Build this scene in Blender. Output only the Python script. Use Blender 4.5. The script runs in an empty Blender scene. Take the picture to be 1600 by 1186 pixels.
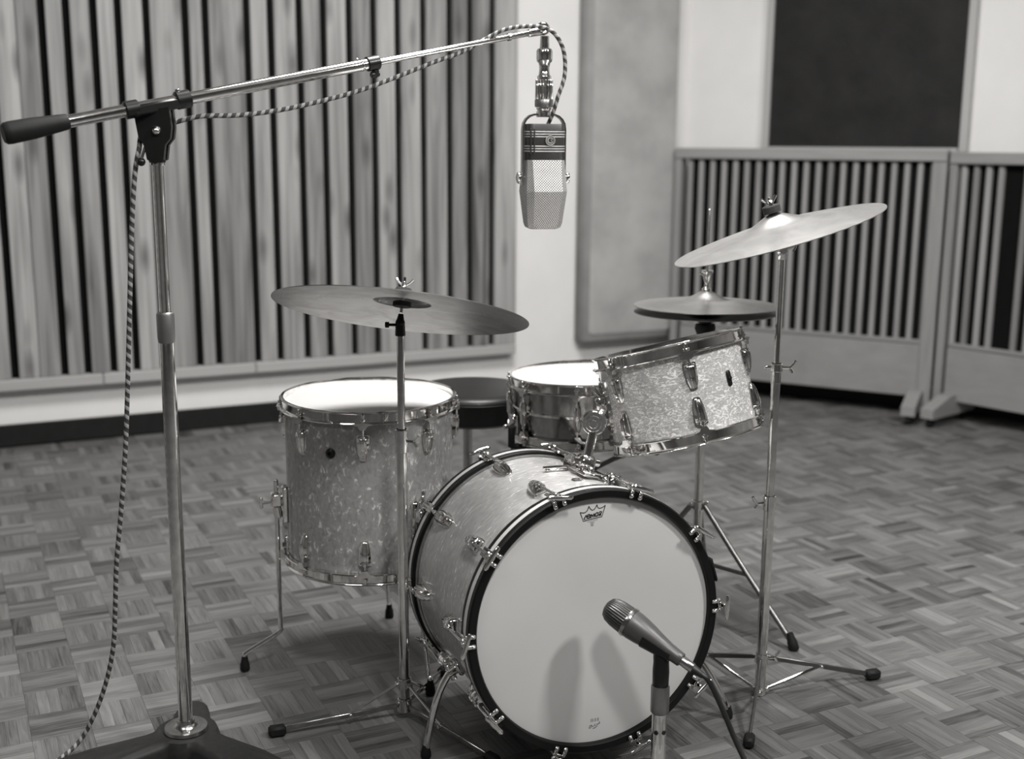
import bpy, math, random
from mathutils import Vector, Matrix

# ------------------------------------------------------------------ scene, camera, light
S = bpy.context.scene
COL = S.collection
PI = math.pi
def rad(a): return math.radians(a)
def V(*a): return Vector(a)

cam_data = bpy.data.cameras.new('camera')
cam_data.sensor_width = 36.0
cam_data.lens = 41.625
cam_data.clip_start = 0.05
cam_data.dof.use_dof = True
cam_data.dof.focus_distance = 2.36
cam_data.dof.aperture_fstop = 2.5
cam = bpy.data.objects.new('camera', cam_data)
COL.objects.link(cam)
cam.matrix_world = (Matrix.Translation((0, 0, 1.2)) @ Matrix.Rotation(rad(90 - 11.25), 4, 'X')
                    @ Matrix.Rotation(rad(0.4), 4, 'Z'))
S.camera = cam

world = bpy.data.worlds.new('studio_air')
S.world = world
world.use_nodes = True
world.node_tree.nodes['Background'].inputs[0].default_value = (0.5, 0.49, 0.47, 1)
world.node_tree.nodes['Background'].inputs[1].default_value = 0.05

def area(name, loc, target, sx, sy, watts):
    d = bpy.data.lights.new(name, 'AREA')
    d.shape = 'RECTANGLE'; d.size = sx; d.size_y = sy
    d.energy = watts; d.color = (1.0, 0.99, 0.975)
    o = bpy.data.objects.new(name, d); COL.objects.link(o)
    o.location = loc
    o.rotation_euler = (Vector(target) - Vector(loc)).to_track_quat('-Z', 'Y').to_euler()
    return o
area('ceiling_spot', (0.55, 0.40, 3.0), (0.2, 2.3, 0.4), 0.30, 0.30, 46)
area('ceiling_spot', (2.30, 1.10, 3.0), (0.2, 2.4, 0.4), 0.30, 0.30, 72)
area('ceiling_light', (0.2, 2.9, 3.15), (0.2, 2.9, 0), 1.1, 0.9, 125)
area('ceiling_light', (-1.3, 0.2, 3.15), (-1.2, 2.6, 0), 1.2, 0.6, 16)

S.view_settings.view_transform = 'Standard'
S.view_settings.look = 'None'
S.view_settings.gamma = 1.0
S.view_settings.use_curve_mapping = False
S.view_settings.exposure = 0.0

# ------------------------------------------------------------------ mesh builder
class MB:
    def __init__(s):
        s.v = []; s.f = []; s.uv = []; s.tone = []; s.t = 0.5; s.has_uv = False
    def add(s, pts, faces, M=None, uvs=None):
        b = len(s.v)
        for p in pts:
            p = Vector(p)
            s.v.append(M @ p if M is not None else p)
        for i, fc in enumerate(faces):
            s.f.append([b + k for k in fc])
            s.uv.append(uvs[i] if uvs else None)
            if uvs: s.has_uv = True
            s.tone.append(s.t)
        return s
    def box(s, c, d, M=None, ch=0.0, uvaxis=None):
        hx, hy, hz = d[0] / 2, d[1] / 2, d[2] / 2
        pts = []; idx = {}
        if ch <= 0:
            for sx in (-1, 1):
                for sy in (-1, 1):
                    for sz in (-1, 1):
                        idx[(sx, sy, sz)] = len(pts); pts.append((c[0] + sx * hx, c[1] + sy * hy, c[2] + sz * hz))
            q = lambda *k: [idx[j] for j in k]
            F = [q((-1,-1,-1),(-1,-1,1),(-1,1,1),(-1,1,-1)), q((1,-1,-1),(1,1,-1),(1,1,1),(1,-1,1)),
                 q((-1,-1,-1),(1,-1,-1),(1,-1,1),(-1,-1,1)), q((-1,1,-1),(-1,1,1),(1,1,1),(1,1,-1)),
                 q((-1,-1,-1),(-1,1,-1),(1,1,-1),(1,-1,-1)), q((-1,-1,1),(1,-1,1),(1,1,1),(-1,1,1))]
        else:
            ch = min(ch, hx * .9, hy * .9, hz * .9)
            h = (hx, hy, hz)
            for sx in (-1, 1):
                for sy in (-1, 1):
                    for sz in (-1, 1):
                        sg = (sx, sy, sz)
                        for a in range(3):
                            p = [c[k] + sg[k] * (h[k] if k == a else h[k] - ch) for k in range(3)]
                            idx[(sg, a)] = len(pts); pts.append(p)
            F = []
            for a in range(3):
                b, d2 = (a + 1) % 3, (a + 2) % 3
                for sg in (-1, 1):
                    loop = []
                    for (i, j) in ((-1,-1),(1,-1),(1,1),(-1,1)):
                        k = [0, 0, 0]; k[a] = sg; k[b] = i; k[d2] = j
                        loop.append(idx[(tuple(k), a)])
                    F.append(loop if sg > 0 else loop[::-1])
                for i in (-1, 1):           # edges along axis a
                    for j in (-1, 1):
                        k0 = [0, 0, 0]; k0[a] = -1; k0[b] = i; k0[d2] = j
                        k1 = list(k0); k1[a] = 1
                        k0, k1 = tuple(k0), tuple(k1)
                        l = [idx[(k0, b)], idx[(k1, b)], idx[(k1, d2)], idx[(k0, d2)]]
                        F.append(l if i * j < 0 else l[::-1])
            for sx in (-1, 1):
                for sy in (-1, 1):
                    for sz in (-1, 1):
                        l = [idx[((sx, sy, sz), a)] for a in range(3)]
                        F.append(l if sx * sy * sz > 0 else l[::-1])
        uvs = None
        if uvaxis is not None:
            a, o = uvaxis                    # long axis, uv offset
            bs = [k for k in range(3) if k != a]
            uvs = []
            for fc in F:
                P = [pts[k] for k in fc]
                sp = [max(p[k] for p in P) - min(p[k] for p in P) for k in bs]
                m = bs[0] if sp[0] >= sp[1] else bs[1]
                uvs.append([(p[a] + o[0], p[m] + o[1]) for p in P])
        return s.add(pts, F, M, uvs)
    def lathe(s, prof, seg=32, M=None, closed=False, a0=0.0, a1=2 * PI, uvr=None):
        n = len(prof); full = abs(a1 - a0 - 2 * PI) < 1e-6
        m = seg if full else seg + 1
        pts = [(r * math.cos(a0 + (a1 - a0) * j / seg), r * math.sin(a0 + (a1 - a0) * j / seg), z)
               for j in range(m) for (r, z) in prof]
        arc = [0.0]
        for i in range(1, n + 1):
            p, q = prof[i - 1], prof[i % n]
            arc.append(arc[-1] + math.hypot(p[0] - q[0], p[1] - q[1]))
        R = uvr if uvr else max(p[0] for p in prof)
        F = []; U = []
        for j in range(seg):
            k = (j + 1) % m
            u0, u1 = R * (a1 - a0) * j / seg, R * (a1 - a0) * (j + 1) / seg
            for i in range(n if closed else n - 1):
                i2 = (i + 1) % n
                z0, z1 = prof[i][0] < 1e-7, prof[i2][0] < 1e-7
                if z0 and z1: continue
                if z0: F.append([j * n + i, k * n + i2, j * n + i2]); U.append([(u0, arc[i]), (u1, arc[i + 1]), (u0, arc[i + 1])])
                elif z1: F.append([j * n + i, k * n + i, j * n + i2]); U.append([(u0, arc[i]), (u1, arc[i]), (u0, arc[i + 1])])
                else:
                    F.append([j * n + i, k * n + i, k * n + i2, j * n + i2])
                    U.append([(u0, arc[i]), (u1, arc[i]), (u1, arc[i + 1]), (u0, arc[i + 1])])
        return s.add(pts, F, M, U)
    def cyl(s, p, q, r, r2=None, seg=16, M=None):
        p, q = Vector(p), Vector(q)
        W = frame(p, q - p)
        L = (q - p).length
        r2 = r if r2 is None else r2
        c = min(r, r2, L) * 0.12
        return s.lathe([(0, 0), (r - c, 0), (r, c), (r2, L - c), (r2 - c, L), (0, L)], seg, (M @ W) if M is not None else W)
    def ball(s, p, r, seg=16, M=None, sz=1.0):
        n = max(6, seg // 2)
        W = Matrix.Translation(p)
        prof = [(r * math.sin(PI * i / n) if 0 < i < n else 0, -r * sz * math.cos(PI * i / n)) for i in range(n + 1)]
        return s.lathe(prof, seg, (M @ W) if M is not None else W)
    def tube(s, pts, r, seg=10, M=None, caps=True):
        P = [Vector(p) for p in pts]; n = len(P)
        R = r if isinstance(r, (list, tuple)) else [r] * n
        T = [(P[min(i + 1, n - 1)] - P[max(i - 1, 0)]).normalized() for i in range(n)]
        up = Vector((0, 0, 1)) if abs(T[0].z) < .9 else Vector((1, 0, 0))
        X = T[0].cross(up).normalized()
        out = []; L = 0; Ls = []
        for i in range(n):
            if i: L += (P[i] - P[i - 1]).length
            Ls.append(L)
            X = (X - T[i] * X.dot(T[i])).normalized(); Y = T[i].cross(X)
            for j in range(seg):
                a = 2 * PI * j / seg
                out.append(P[i] + (X * math.cos(a) + Y * math.sin(a)) * R[i])
        F = []; U = []
        for i in range(n - 1):
            for j in range(seg):
                k = (j + 1) % seg
                F.append([i * seg + j, i * seg + k, (i + 1) * seg + k, (i + 1) * seg + j])
                U.append([(j / seg, Ls[i]), ((j + 1) / seg, Ls[i]), ((j + 1) / seg, Ls[i + 1]), (j / seg, Ls[i + 1])])
        if caps:
            F.append(list(range(seg))[::-1]); U.append([(0, 0)] * seg)
            F.append([(n - 1) * seg + j for j in range(seg)]); U.append([(0, L)] * seg)
        return s.add(out, F, M, U)
    def loft(s, rings, M=None, cap0=True, cap1=True):
        n = len(rings[0]); pts = [p for r in rings for p in r]; F = []; U = []
        per = [0.0]
        r0 = max(rings, key=lambda r: sum((Vector(r[i]) - Vector(r[(i + 1) % n])).length for i in range(n)))
        for i in range(n): per.append(per[-1] + (Vector(r0[i]) - Vector(r0[(i + 1) % n])).length)
        for i in range(len(rings) - 1):
            for j in range(n):
                k = (j + 1) % n
                F.append([i * n + j, i * n + k, (i + 1) * n + k, (i + 1) * n + j])
                z0, z1 = rings[i][j][2], rings[i + 1][j][2]
                U.append([(per[j], z0), (per[j + 1], z0), (per[j + 1], z1), (per[j], z1)])
        if cap0: F.append(list(range(n))[::-1]); U.append([(rings[0][j][0], rings[0][j][1]) for j in range(n)][::-1])
        if cap1:
            F.append([(len(rings) - 1) * n + j for j in range(n)]); U.append([(rings[-1][j][0], rings[-1][j][1]) for j in range(n)])
        return s.add(pts, F, M, U)
    def prism(s, out, z0, z1, M=None):
        n = len(out)
        return s.loft([[(x, y, z0) for x, y in out], [(x, y, z1) for x, y in out]], M)
    def strip(s, pts, w, z, M=None):
        """flat printed stroke of width w in the plane z"""
        P = [Vector((p[0], p[1], 0)) for p in pts]; n = len(P); A = []
        for i in range(n):
            t = (P[min(i + 1, n - 1)] - P[max(i - 1, 0)]).normalized()
            nn = Vector((-t.y, t.x, 0)) * (w / 2)
            A += [(P[i].x - nn.x, P[i].y - nn.y, z), (P[i].x + nn.x, P[i].y + nn.y, z)]
        return s.add(A, [[2 * i, 2 * i + 2, 2 * i + 3, 2 * i + 1] for i in range(n - 1)], M)
    def mesh(s, name, mat, smooth=40):
        me = bpy.data.meshes.new(name)
        me.from_pydata([tuple(p) for p in s.v], [], s.f)
        if s.has_uv:
            l = me.uv_layers.new(name='UVMap')
            k = 0; data = []
            for fc, uv in zip(s.f, s.uv):
                for i in range(len(fc)):
                    data += list(uv[i]) if uv else [0.0, 0.0]
            l.data.foreach_set('uv', data)
        if s.has_uv:
            a = me.attributes.new('tone', 'FLOAT', 'FACE'); a.data.foreach_set('value', s.tone)
        if smooth:
            me.polygons.foreach_set('use_smooth', [True] * len(me.polygons))
            me.set_sharp_from_angle(angle=rad(smooth))
        me.materials.append(mat)
        me.update()
        return me

def frame(p, z, x=None):
    z = Vector(z).normalized()
    x = Vector(x) if x is not None else (Vector((1, 0, 0)) if abs(z.x) < .9 else Vector((0, 1, 0)))
    x = (x - z * x.dot(z)).normalized(); y = z.cross(x)
    return Matrix(((x.x, y.x, z.x, p[0]), (x.y, y.y, z.y, p[1]), (x.z, y.z, z.z, p[2]), (0, 0, 0, 1)))
def T(*p): return Matrix.Translation(p)
def RZ(deg): return Matrix.Rotation(rad(deg), 4, 'Z')
def smooth_path(pts, k=8):
    P = [Vector(p) for p in pts]; out = []
    for i in range(len(P) - 1):
        a, b, c, d = P[max(i - 1, 0)], P[i], P[i + 1], P[min(i + 2, len(P) - 1)]
        for j in range(k):
            t = j / k
            out.append(.5 * (2 * b + (c - a) * t + (2 * a - 5 * b + 4 * c - d) * t * t + (3 * b - a - 3 * c + d) * t ** 3))
    return out + [P[-1]]

# ------------------------------------------------------------------ objects
WM = {}
def thing(name, label, cat, loc, rz=0.0, group=None):
    o = bpy.data.objects.new(name, None); COL.objects.link(o)
    W = T(*loc) @ RZ(rz)
    o.matrix_basis = W; o.empty_display_size = .05
    WM[o.name] = W
    o['label'] = label; o['category'] = cat
    if group: o['group'] = group
    return o
def place(me, name, parent=None, W=None):
    """link a mesh; W is where it stands in the room"""
    o = bpy.data.objects.new(name, me); COL.objects.link(o)
    W = W if W is not None else Matrix.Identity(4)
    WM[o.name] = W
    if parent is not None:
        o.parent = parent
        o.matrix_basis = WM[parent.name].inverted() @ W
    else:
        o.matrix_basis = W
    return o
def part(mb, name, mat, parent, W=None, smooth=40):
    return place(mb.mesh(name, mat, smooth), name, parent, W)
def top(mb, name, mat, label, cat, W=None, group=None, smooth=40):
    o = part(mb, name, mat, None, W, smooth)
    o['label'] = label; o['category'] = cat
    if group: o['group'] = group
    return o
def struct(mb, name, mat, W=None, smooth=0):
    o = part(mb, name, mat, None, W, smooth); o['kind'] = 'structure'; return o

# ------------------------------------------------------------------ materials
def g(v, k=1.0): return (v * 1.014, v, v * .982, 1)
class Mat:
    def __init__(s, name, v=.5, rough=.5, metal=0.0, coat=0.0, spec=.5):
        s.m = bpy.data.materials.new(name); s.m.use_nodes = True
        s.nt = s.m.node_tree; s.b = s.nt.nodes['Principled BSDF']
        s.b.inputs['Base Color'].default_value = g(v)
        s.b.inputs['Roughness'].default_value = rough
        s.b.inputs['Metallic'].default_value = metal
        s.b.inputs['Coat Weight'].default_value = coat
        s.b.inputs['Coat Roughness'].default_value = .08
        s.b.inputs['Specular IOR Level'].default_value = spec
    def n(s, t, **k):
        x = s.nt.nodes.new(t)
        for a, b in k.items():
            if a in ('operation', 'blend_type', 'data_type', 'attribute_name', 'wave_type', 'bands_direction', 'rings_direction',
                     'feature', 'noise_dimensions', 'interpolation_type', 'vector_type'): setattr(x, a, b)
            else:
                key = a.replace('_', ' ')
                x.inputs[key if key in x.inputs else a].default_value = b
        return x
    def l(s, a, b): s.nt.links.new(a, b)
    def coord(s, kind='Object', scale=(1, 1, 1)):
        c = s.n('ShaderNodeTexCoord'); mp = s.n('ShaderNodeMapping')
        mp.inputs['Scale'].default_value = scale
        s.l(c.outputs[kind], mp.inputs[0]); return mp.outputs[0]
    def noise(s, vec, scale, detail=3, dist=0.0, rough=.55):
        x = s.n('ShaderNodeTexNoise'); x.inputs['Scale'].default_value = scale
        x.inputs['Detail'].default_value = detail; x.inputs['Distortion'].default_value = dist
        x.inputs['Roughness'].default_value = rough
        s.l(vec, x.inputs['Vector']); return x.outputs['Fac']
    def ramp(s, fac, stops):
        r = s.n('ShaderNodeValToRGB'); e = r.color_ramp.elements
        while len(e) < len(stops): e.new(.5)
        for k, (p, v) in enumerate(stops): e[k].position = p; e[k].color = g(v)
        s.l(fac, r.inputs[0]); return r.outputs[0]
    def math(s, op, a, b=None):
        x = s.n('ShaderNodeMath', operation=op)
        for i, q in enumerate((a, b)):
            if q is None: continue
            if isinstance(q, (int, float)): x.inputs[i].default_value = q
            else: s.l(q, x.inputs[i])
        return x.outputs[0]
    def mix(s, fac, a, b, bt='MIX'):
        x = s.n('ShaderNodeMixRGB', blend_type=bt)
        for i, q in zip((0, 1, 2), (fac, a, b)):
            if isinstance(q, (int, float)): x.inputs[i].default_value = q if i == 0 else g(q)
            else: s.l(q, x.inputs[i])
        return x.outputs[0]
    def color(s, c): s.l(c, s.b.inputs['Base Color']); return s
    def rough(s, c): s.l(c, s.b.inputs['Roughness']); return s
    def bump(s, h, st=.3, d=.002):
        x = s.n('ShaderNodeBump'); x.inputs['Strength'].default_value = st; x.inputs['Distance'].default_value = d
        s.l(h, x.inputs['Height']); s.l(x.outputs[0], s.b.inputs['Normal']); return s

def plain(name, v, rough=.5, metal=0.0, coat=0.0, var=.12, scale=30, spec=.5):
    m = Mat(name, v, rough, metal, coat, spec)
    c = m.coord()
    m.color(m.ramp(m.noise(c, scale, 4), [(.3, v * (1 - var)), (.7, v * (1 + var))]))
    return m
def chrome(name, v=.72, rough=.09):
    m = Mat(name, v, rough, 1.0)
    c = m.coord()
    m.color(m.ramp(m.noise(c, 60, 3), [(.35, v * .82), (.65, v)]))
    m.rough(m.math('ADD', m.math('MULTIPLY', m.noise(c, 25, 2), .08), rough - .04))
    return m.m
M_CHROME = chrome('chrome', .86, .08)
M_STEEL = chrome('worn_steel', .5, .22)
M_DULL = chrome('dull_steel', .22, .38)
M_SNARE = chrome('snare_metal', .42, .16)
M_RUBBER = plain('black_rubber', .010, .6, spec=.25).m
M_BLACK = plain('black_plastic', .009, .36, coat=.06, spec=.3).m
M_IRON = plain('dark_cast_iron', .024, .5, .0, var=.2, scale=90, spec=.3).m
M_LACQUER = plain('black_lacquer', .006, .38, coat=.0, spec=.25).m
M_INLAY = plain('white_inlay', .6, .3, coat=.3, var=.1, scale=50).m
M_PAINT = plain('white_wall_paint', .74, .7, var=.03, scale=5)
M_PAINT.bump(M_PAINT.noise(M_PAINT.coord(), 160, 2), .08); M_PAINT = M_PAINT.m
M_REAR = plain('grey_wall_paint', .34, .8, var=.1, scale=3).m
M_CEIL = plain('ceiling_tile', .45, .8, var=.04, scale=6).m
M_BASEB = plain('dark_baseboard', .012, .6, var=.2, spec=.2).m
M_VOID = plain('black_backing_cloth', .005, .9, spec=.1).m
M_VINYL = plain('black_vinyl', .009, .4, coat=.04, var=.2, scale=12, spec=.3).m
M_FELT = plain('dark_felt', .03, .95, var=.3, scale=200).m
M_INK = plain('black_ink', .012, .6).m
M_FAINT = plain('faint_grey_ink', .14, .7, var=.2, scale=300).m
M_CORD = plain('black_cable_jacket', .012, .5).m
M_PEWTER = plain('grey_mic_enamel', .085, .38, .35, var=.1, scale=60).m

def make_head(name, v):
    m = Mat(name, v, .55)
    c = m.coord()
    n1 = m.noise(c, 3.0, 3)
    m.color(m.ramp(n1, [(.3, v * .93), (.7, v * 1.04)]))
    m.bump(m.noise(c, 900, 2), .12, .0006)
    return m.m
M_HEAD = make_head('coated_drum_head', .60)
M_BASSHEAD = make_head('bass_drum_head', .55)

def make_pearl(name, sx, sy, lo, mid, hi, t0, t1, dist=1.4):
    m = Mat(name, mid, .22, 0, .5)
    c = m.coord('UV', (sx, sy, 1))
    a = m.noise(c, 1.0, 3, dist, .5)
    b = m.noise(m.coord('UV', (sx * .22, sy * .22, 1)), 1.0, 2)
    f = m.noise(m.coord('UV', (sx * 2.6, sy * 2.6, 1)), 1.0, 2, dist)
    h = m.math('ADD', m.math('MULTIPLY', a, .72), m.math('ADD', m.math('MULTIPLY', b, .16), m.math('MULTIPLY', f, .12)))
    m.color(m.ramp(h, [(.36, lo), (.47, mid), (t0, mid * 1.12), (t1, hi)]))
    return m.m
M_PEARL_FT = make_pearl('marine_pearl_wrap_floor', 95, 60, .22, .27, .60, .575, .64, .9)
M_PEARL_TOM = make_pearl('marine_pearl_wrap_rack', 72, 125, .36, .43, .80, .525, .585, 2.2)
M_PEARL_BD = make_pearl('marine_pearl_wrap_bass', 55, 140, .36, .41, .85, .60, .66, .5)

def make_cymbal(name, v, rough, streak=.25):
    m = Mat(name, v, rough, 1.0)
    c = m.coord('Object')
    sep = m.n('ShaderNodeSeparateXYZ'); m.l(c, sep.inputs[0])
    r = m.math('SQRT', m.math('ADD', m.math('POWER', sep.outputs[0], 2.0), m.math('POWER', sep.outputs[1], 2.0)))
    comb = m.n('ShaderNodeCombineXYZ'); m.l(r, comb.inputs[0])
    ring = m.noise(comb.outputs[0], 420, 4, 0, .7)
    big = m.noise(c, 14, 4, 1.0)
    k = m.math('ADD', m.math('MULTIPLY', ring, .55), m.math('MULTIPLY', big, .45))
    m.color(m.ramp(k, [(.35, v * (1 - streak)), (.65, v * (1 + streak))]))
    m.bump(ring, .35, .0006)
    return m.m
M_RIDE = make_cymbal('aged_bronze', .28, .42, .4)
M_CRASH = make_cymbal('bright_bronze', .62, .34)
M_HAT = make_cymbal('hat_bronze', .52, .32)

def make_wood(name, lo, hi, su, sv, amp=.5, rough=.45, knots=0.0, coat=0.0, u=True):
    """tone attribute picks the board's own shade; grain runs along u"""
    m = Mat(name, hi, rough, 0, coat)
    at = m.n('ShaderNodeAttribute', attribute_name='tone')
    c1 = m.coord('UV', (su, sv, 1)); c2 = m.coord('UV', (su * .35, sv * .22, 1)); c3 = m.coord('UV', (su * 1.5, sv * 4, 1))
    h = m.math('ADD', m.math('MULTIPLY', m.noise(c1, 1, 4, 1.2), .45), m.math('ADD', m.math('MULTIPLY', m.noise(c2, 1, 2, .6), .35), m.math('MULTIPLY', m.noise(c3, 1, 2), .2)))
    h = m.math('ADD', m.math('MULTIPLY', m.math('SUBTRACT', h, .5), amp * 2), at.outputs['Fac'])
    col = m.ramp(h, [(0.0, lo), (1.0, hi)])
    if knots:
        vo = m.n('ShaderNodeTexVoronoi', feature='F1'); m.l(m.coord('UV', (3.4, 11, 1)), vo.inputs['Vector'])
        vo.inputs['Scale'].default_value = 1.0
        kd = m.ramp(vo.outputs['Distance'], [(.06, 1.0), (.3, 0.0)])
        col = m.mix(m.math('MULTIPLY', kd, knots), col, lo * .75)
    m.color(col)
    m.bump(m.noise(c3, 1, 2), .12, .0008)
    return m.m
M_PARQUET = make_wood('parquet_oak', .022, .225, 9, 150, .95, .38)
M_BOARD = make_wood('redwood_board', .06, .41, 1.0, 20, 1.4, .6, .7)
M_RAILW = make_wood('pale_pine_rail', .24, .46, 2, 40, .4, .6)
M_GOBO = make_wood('gobo_pine', .08, .37, 2, 30, .5, .6)
M_KICK = make_wood('gobo_plywood', .12, .29, 5, 9, .55, .6)

def make_fabric(name, v, scale, var):
    m = Mat(name, v, .95, 0, 0, .2)
    c = m.coord()
    m.color(m.ramp(m.noise(c, scale, 5), [(.3, v * (1 - var)), (.7, v * (1 + var))]))
    m.bump(m.noise(c, 400, 2), .3, .001)
    return m.m
M_FABRIC = make_fabric('grey_panel_fabric', .37, 5, .16)
M_EDGE = make_fabric('grey_fabric_edge', .29, 8, .1)
def make_dark_panel():
    m = Mat('dark_scuffed_board', .022, .6, spec=.15)
    c = m.coord()
    m.color(m.ramp(m.noise(c, 7, 5), [(.3, .014), (.7, .024)]))
    m.bump(m.noise(c, 22, 4, 1.5), .45, .004)
    return m.m
M_DARKP = make_dark_panel()

def make_twist():
    m = Mat('striped_braid', .3, .75)
    c = m.n('ShaderNodeTexCoord'); sp = m.n('ShaderNodeSeparateXYZ'); m.l(c.outputs['UV'], sp.inputs[0])
    w = m.math('FRACT', m.math('ADD', sp.outputs[0], m.math('MULTIPLY', sp.outputs[1], 1 / .017)))
    k = m.ramp(w, [(.0, .27), (.40, .27), (.5, .035), (.95, .035)])
    m.color(k)
    m.bump(m.math('SINE', m.math('MULTIPLY', w, 6.283)), .5, .001)
    return m.m
M_TWIST = make_twist()

def make_mesh_grille(name, v, hole=.0017, pitch=.0058):
    m = Mat(name, v, .42, 1.0)
    c = m.n('ShaderNodeTexCoord'); sp = m.n('ShaderNodeSeparateXYZ'); m.l(c.outputs['UV'], sp.inputs[0])
    ds = []
    for off in (0, .5):
        x = m.math('SUBTRACT', m.math('FRACT', m.math('ADD', m.math('DIVIDE', sp.outputs[0], pitch), off)), .5)
        y = m.math('SUBTRACT', m.math('FRACT', m.math('ADD', m.math('DIVIDE', sp.outputs[1], pitch), off)), .5)
        ds.append(m.math('SQRT', m.math('ADD', m.math('POWER', x, 2.0), m.math('POWER', y, 2.0))))
    d = m.math('MINIMUM', ds[0], ds[1])
    r = hole / pitch
    m.color(m.ramp(d, [(r * .8, .01), (r * 1.1, v)]))
    x = m.ramp(d, [(r * .8, 0.0), (r * 1.1, .55)])
    m.l(x, m.b.inputs['Metallic'])
    m.bump(x, .5, .001)
    return m.m
M_GRILLE = make_mesh_grille('perforated_grille', .72)
M_SILVER = plain('silver_enamel', .55, .3, .4, var=.05).m
M_MICBODY = plain('dark_umber_enamel', .035, .38, .2, var=.08).m
def make_ribbed():
    m = Mat('ribbed_grille', .12, .35, .7)
    c = m.n('ShaderNodeTexCoord'); sp = m.n('ShaderNodeSeparateXYZ'); m.l(c.outputs['UV'], sp.inputs[0])
    w = m.math('SINE', m.math('MULTIPLY', sp.outputs[0], 2 * PI / .0052))
    k = m.ramp(m.math('ADD', m.math('MULTIPLY', w, .5), .5), [(.2, .03), (.7, .10)])
    m.color(k); m.bump(w, .5, .001)
    return m.m
M_RIBBED = make_ribbed()
def make_knurl():
    m = Mat('knurled_steel', .34, .4, .9)
    c = m.coord('UV', (1, 1, 1))
    ch = m.n('ShaderNodeTexChecker'); ch.inputs['Scale'].default_value = 700; m.l(c, ch.inputs['Vector'])
    ch.inputs['Color1'].default_value = g(.2); ch.inputs['Color2'].default_value = g(.36)
    m.color(ch.outputs['Color']); return m.m
M_KNURL = make_knurl()

# ------------------------------------------------------------------ room
TH = 25.3
WL = Vector((-2.043, 4.584, 0)); UL = Vector((math.cos(rad(TH)), math.sin(rad(TH)), 0)); NL = Vector((UL.y, -UL.x, 0))
UB = Vector((.8816, -.4720, 0)); NB = Vector((UB.y, -UB.x, 0)); WB = Vector((.85, 5.952, 0))
FL = frame((WL.x, WL.y, 0), (0, 0, 1), UL)          # x along left wall, -y into the room, z up
FB = frame((WB.x, WB.y, 0), (0, 0, 1), UB)
CEIL = 3.3
fl = MB().box((0, 1.5, -.028), (12, 14, .04))
floor = struct(fl, 'floor', plain('bare_oak_floor', .11, .5).m)
struct(MB().box((0, .06, CEIL / 2), (3.2 * 2, .12, CEIL), ch=0), 'wall_left', M_PAINT, FL)
struct(MB().box((2.2, .06, CEIL / 2), (4.4, .12, CEIL)), 'wall_back', M_PAINT, FB)
struct(MB().box((4.45, .7, CEIL / 2), (.12, 7.2, CEIL)), 'wall_right', M_REAR)
struct(MB().box((0, -2.9, CEIL / 2), (10, .12, CEIL)), 'wall_front', M_REAR)
struct(MB().box((-4.55, 0.1, CEIL / 2), (.12, 6.4, CEIL)), 'wall_side', M_REAR)
struct(MB().box((0, 1.6, CEIL + .05), (12, 12, .1)), 'ceiling', M_CEIL)
struct(MB().box((.0, -.0085, .044), (6.4, .017, .088), ch=.003), 'baseboard_left', M_BASEB, FL)
struct(MB().box((2.15, -.0085, .044), (4.2, .017, .088), ch=.003), 'baseboard_back', M_BASEB, FB)

# parquet: squares of five strips, laid basket-weave
random.seed(11)
SQ = .1165; AN = 26.0; STW = SQ / 5
e1 = Vector((math.cos(rad(AN)), math.sin(rad(AN)), 0)); e2 = Vector((-e1.y, e1.x, 0))
O0 = Vector((-1.074, 2.429, 0)) - e2 * SQ
strips = []
for i in range(-34, 52):
    for j in range(-40, 45):
        c = O0 + e1 * (SQ * (i + .5)) + e2 * (SQ * (j + .5))
        if c.y < 1.0 or abs(c.x) > .50 * c.y + .95: continue
        if (c - WL).dot(NL) < .0 or (c - WB).dot(NB) < .0: continue
        a = (i + j) % 2
        base = random.gauss(.5, .07)
        for k in range(5):
            o = (k - 2) * STW
            ctr = c + (e1 * o if a == 0 else e2 * o)
            strips.append((ctr, AN + (90 if a == 0 else 0), max(.05, min(.98, random.gauss(base, .125)))))
strips.sort(key=lambda s: (s[0] - Vector((0, 0, 1.2))).length + (100 if (s[0].y < 2.06 or abs(s[0].x) > .43 * s[0].y + .05) else 0))
variants = []
for k in range(14):
    mb = MB(); mb.t = .14 + .72 * k / 13
    mb.box((0, 0, -.004), (SQ - .0004, STW - .0003, .008), ch=.0002, uvaxis=(0, (k * 3.7, k * 1.3)))
    variants.append(mb.mesh('parquet_strip', M_PARQUET, 0))
for (c, a, t) in strips[:300]:
    k = max(0, min(13, int((t - .14) / .72 * 13 + .5)))
    place(variants[k], 'parquet_strip', floor, T(c.x, c.y, random.uniform(-.0003, .0002)) @ RZ(a + random.choice((0, 180))))
rest = MB()
for (c, a, t) in strips[300:]:
    rest.t = t
    rest.box((0, 0, -.004), (SQ - .0004, STW - .0003, .008), T(c.x, c.y, random.uniform(-.0003, .0002)) @ RZ(a), ch=.0002,
             uvaxis=(0, (random.uniform(0, 90), random.uniform(0, 20))))
o = part(rest, 'parquet_field', M_PARQUET, floor, None, 0); o['kind'] = 'stuff'

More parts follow.
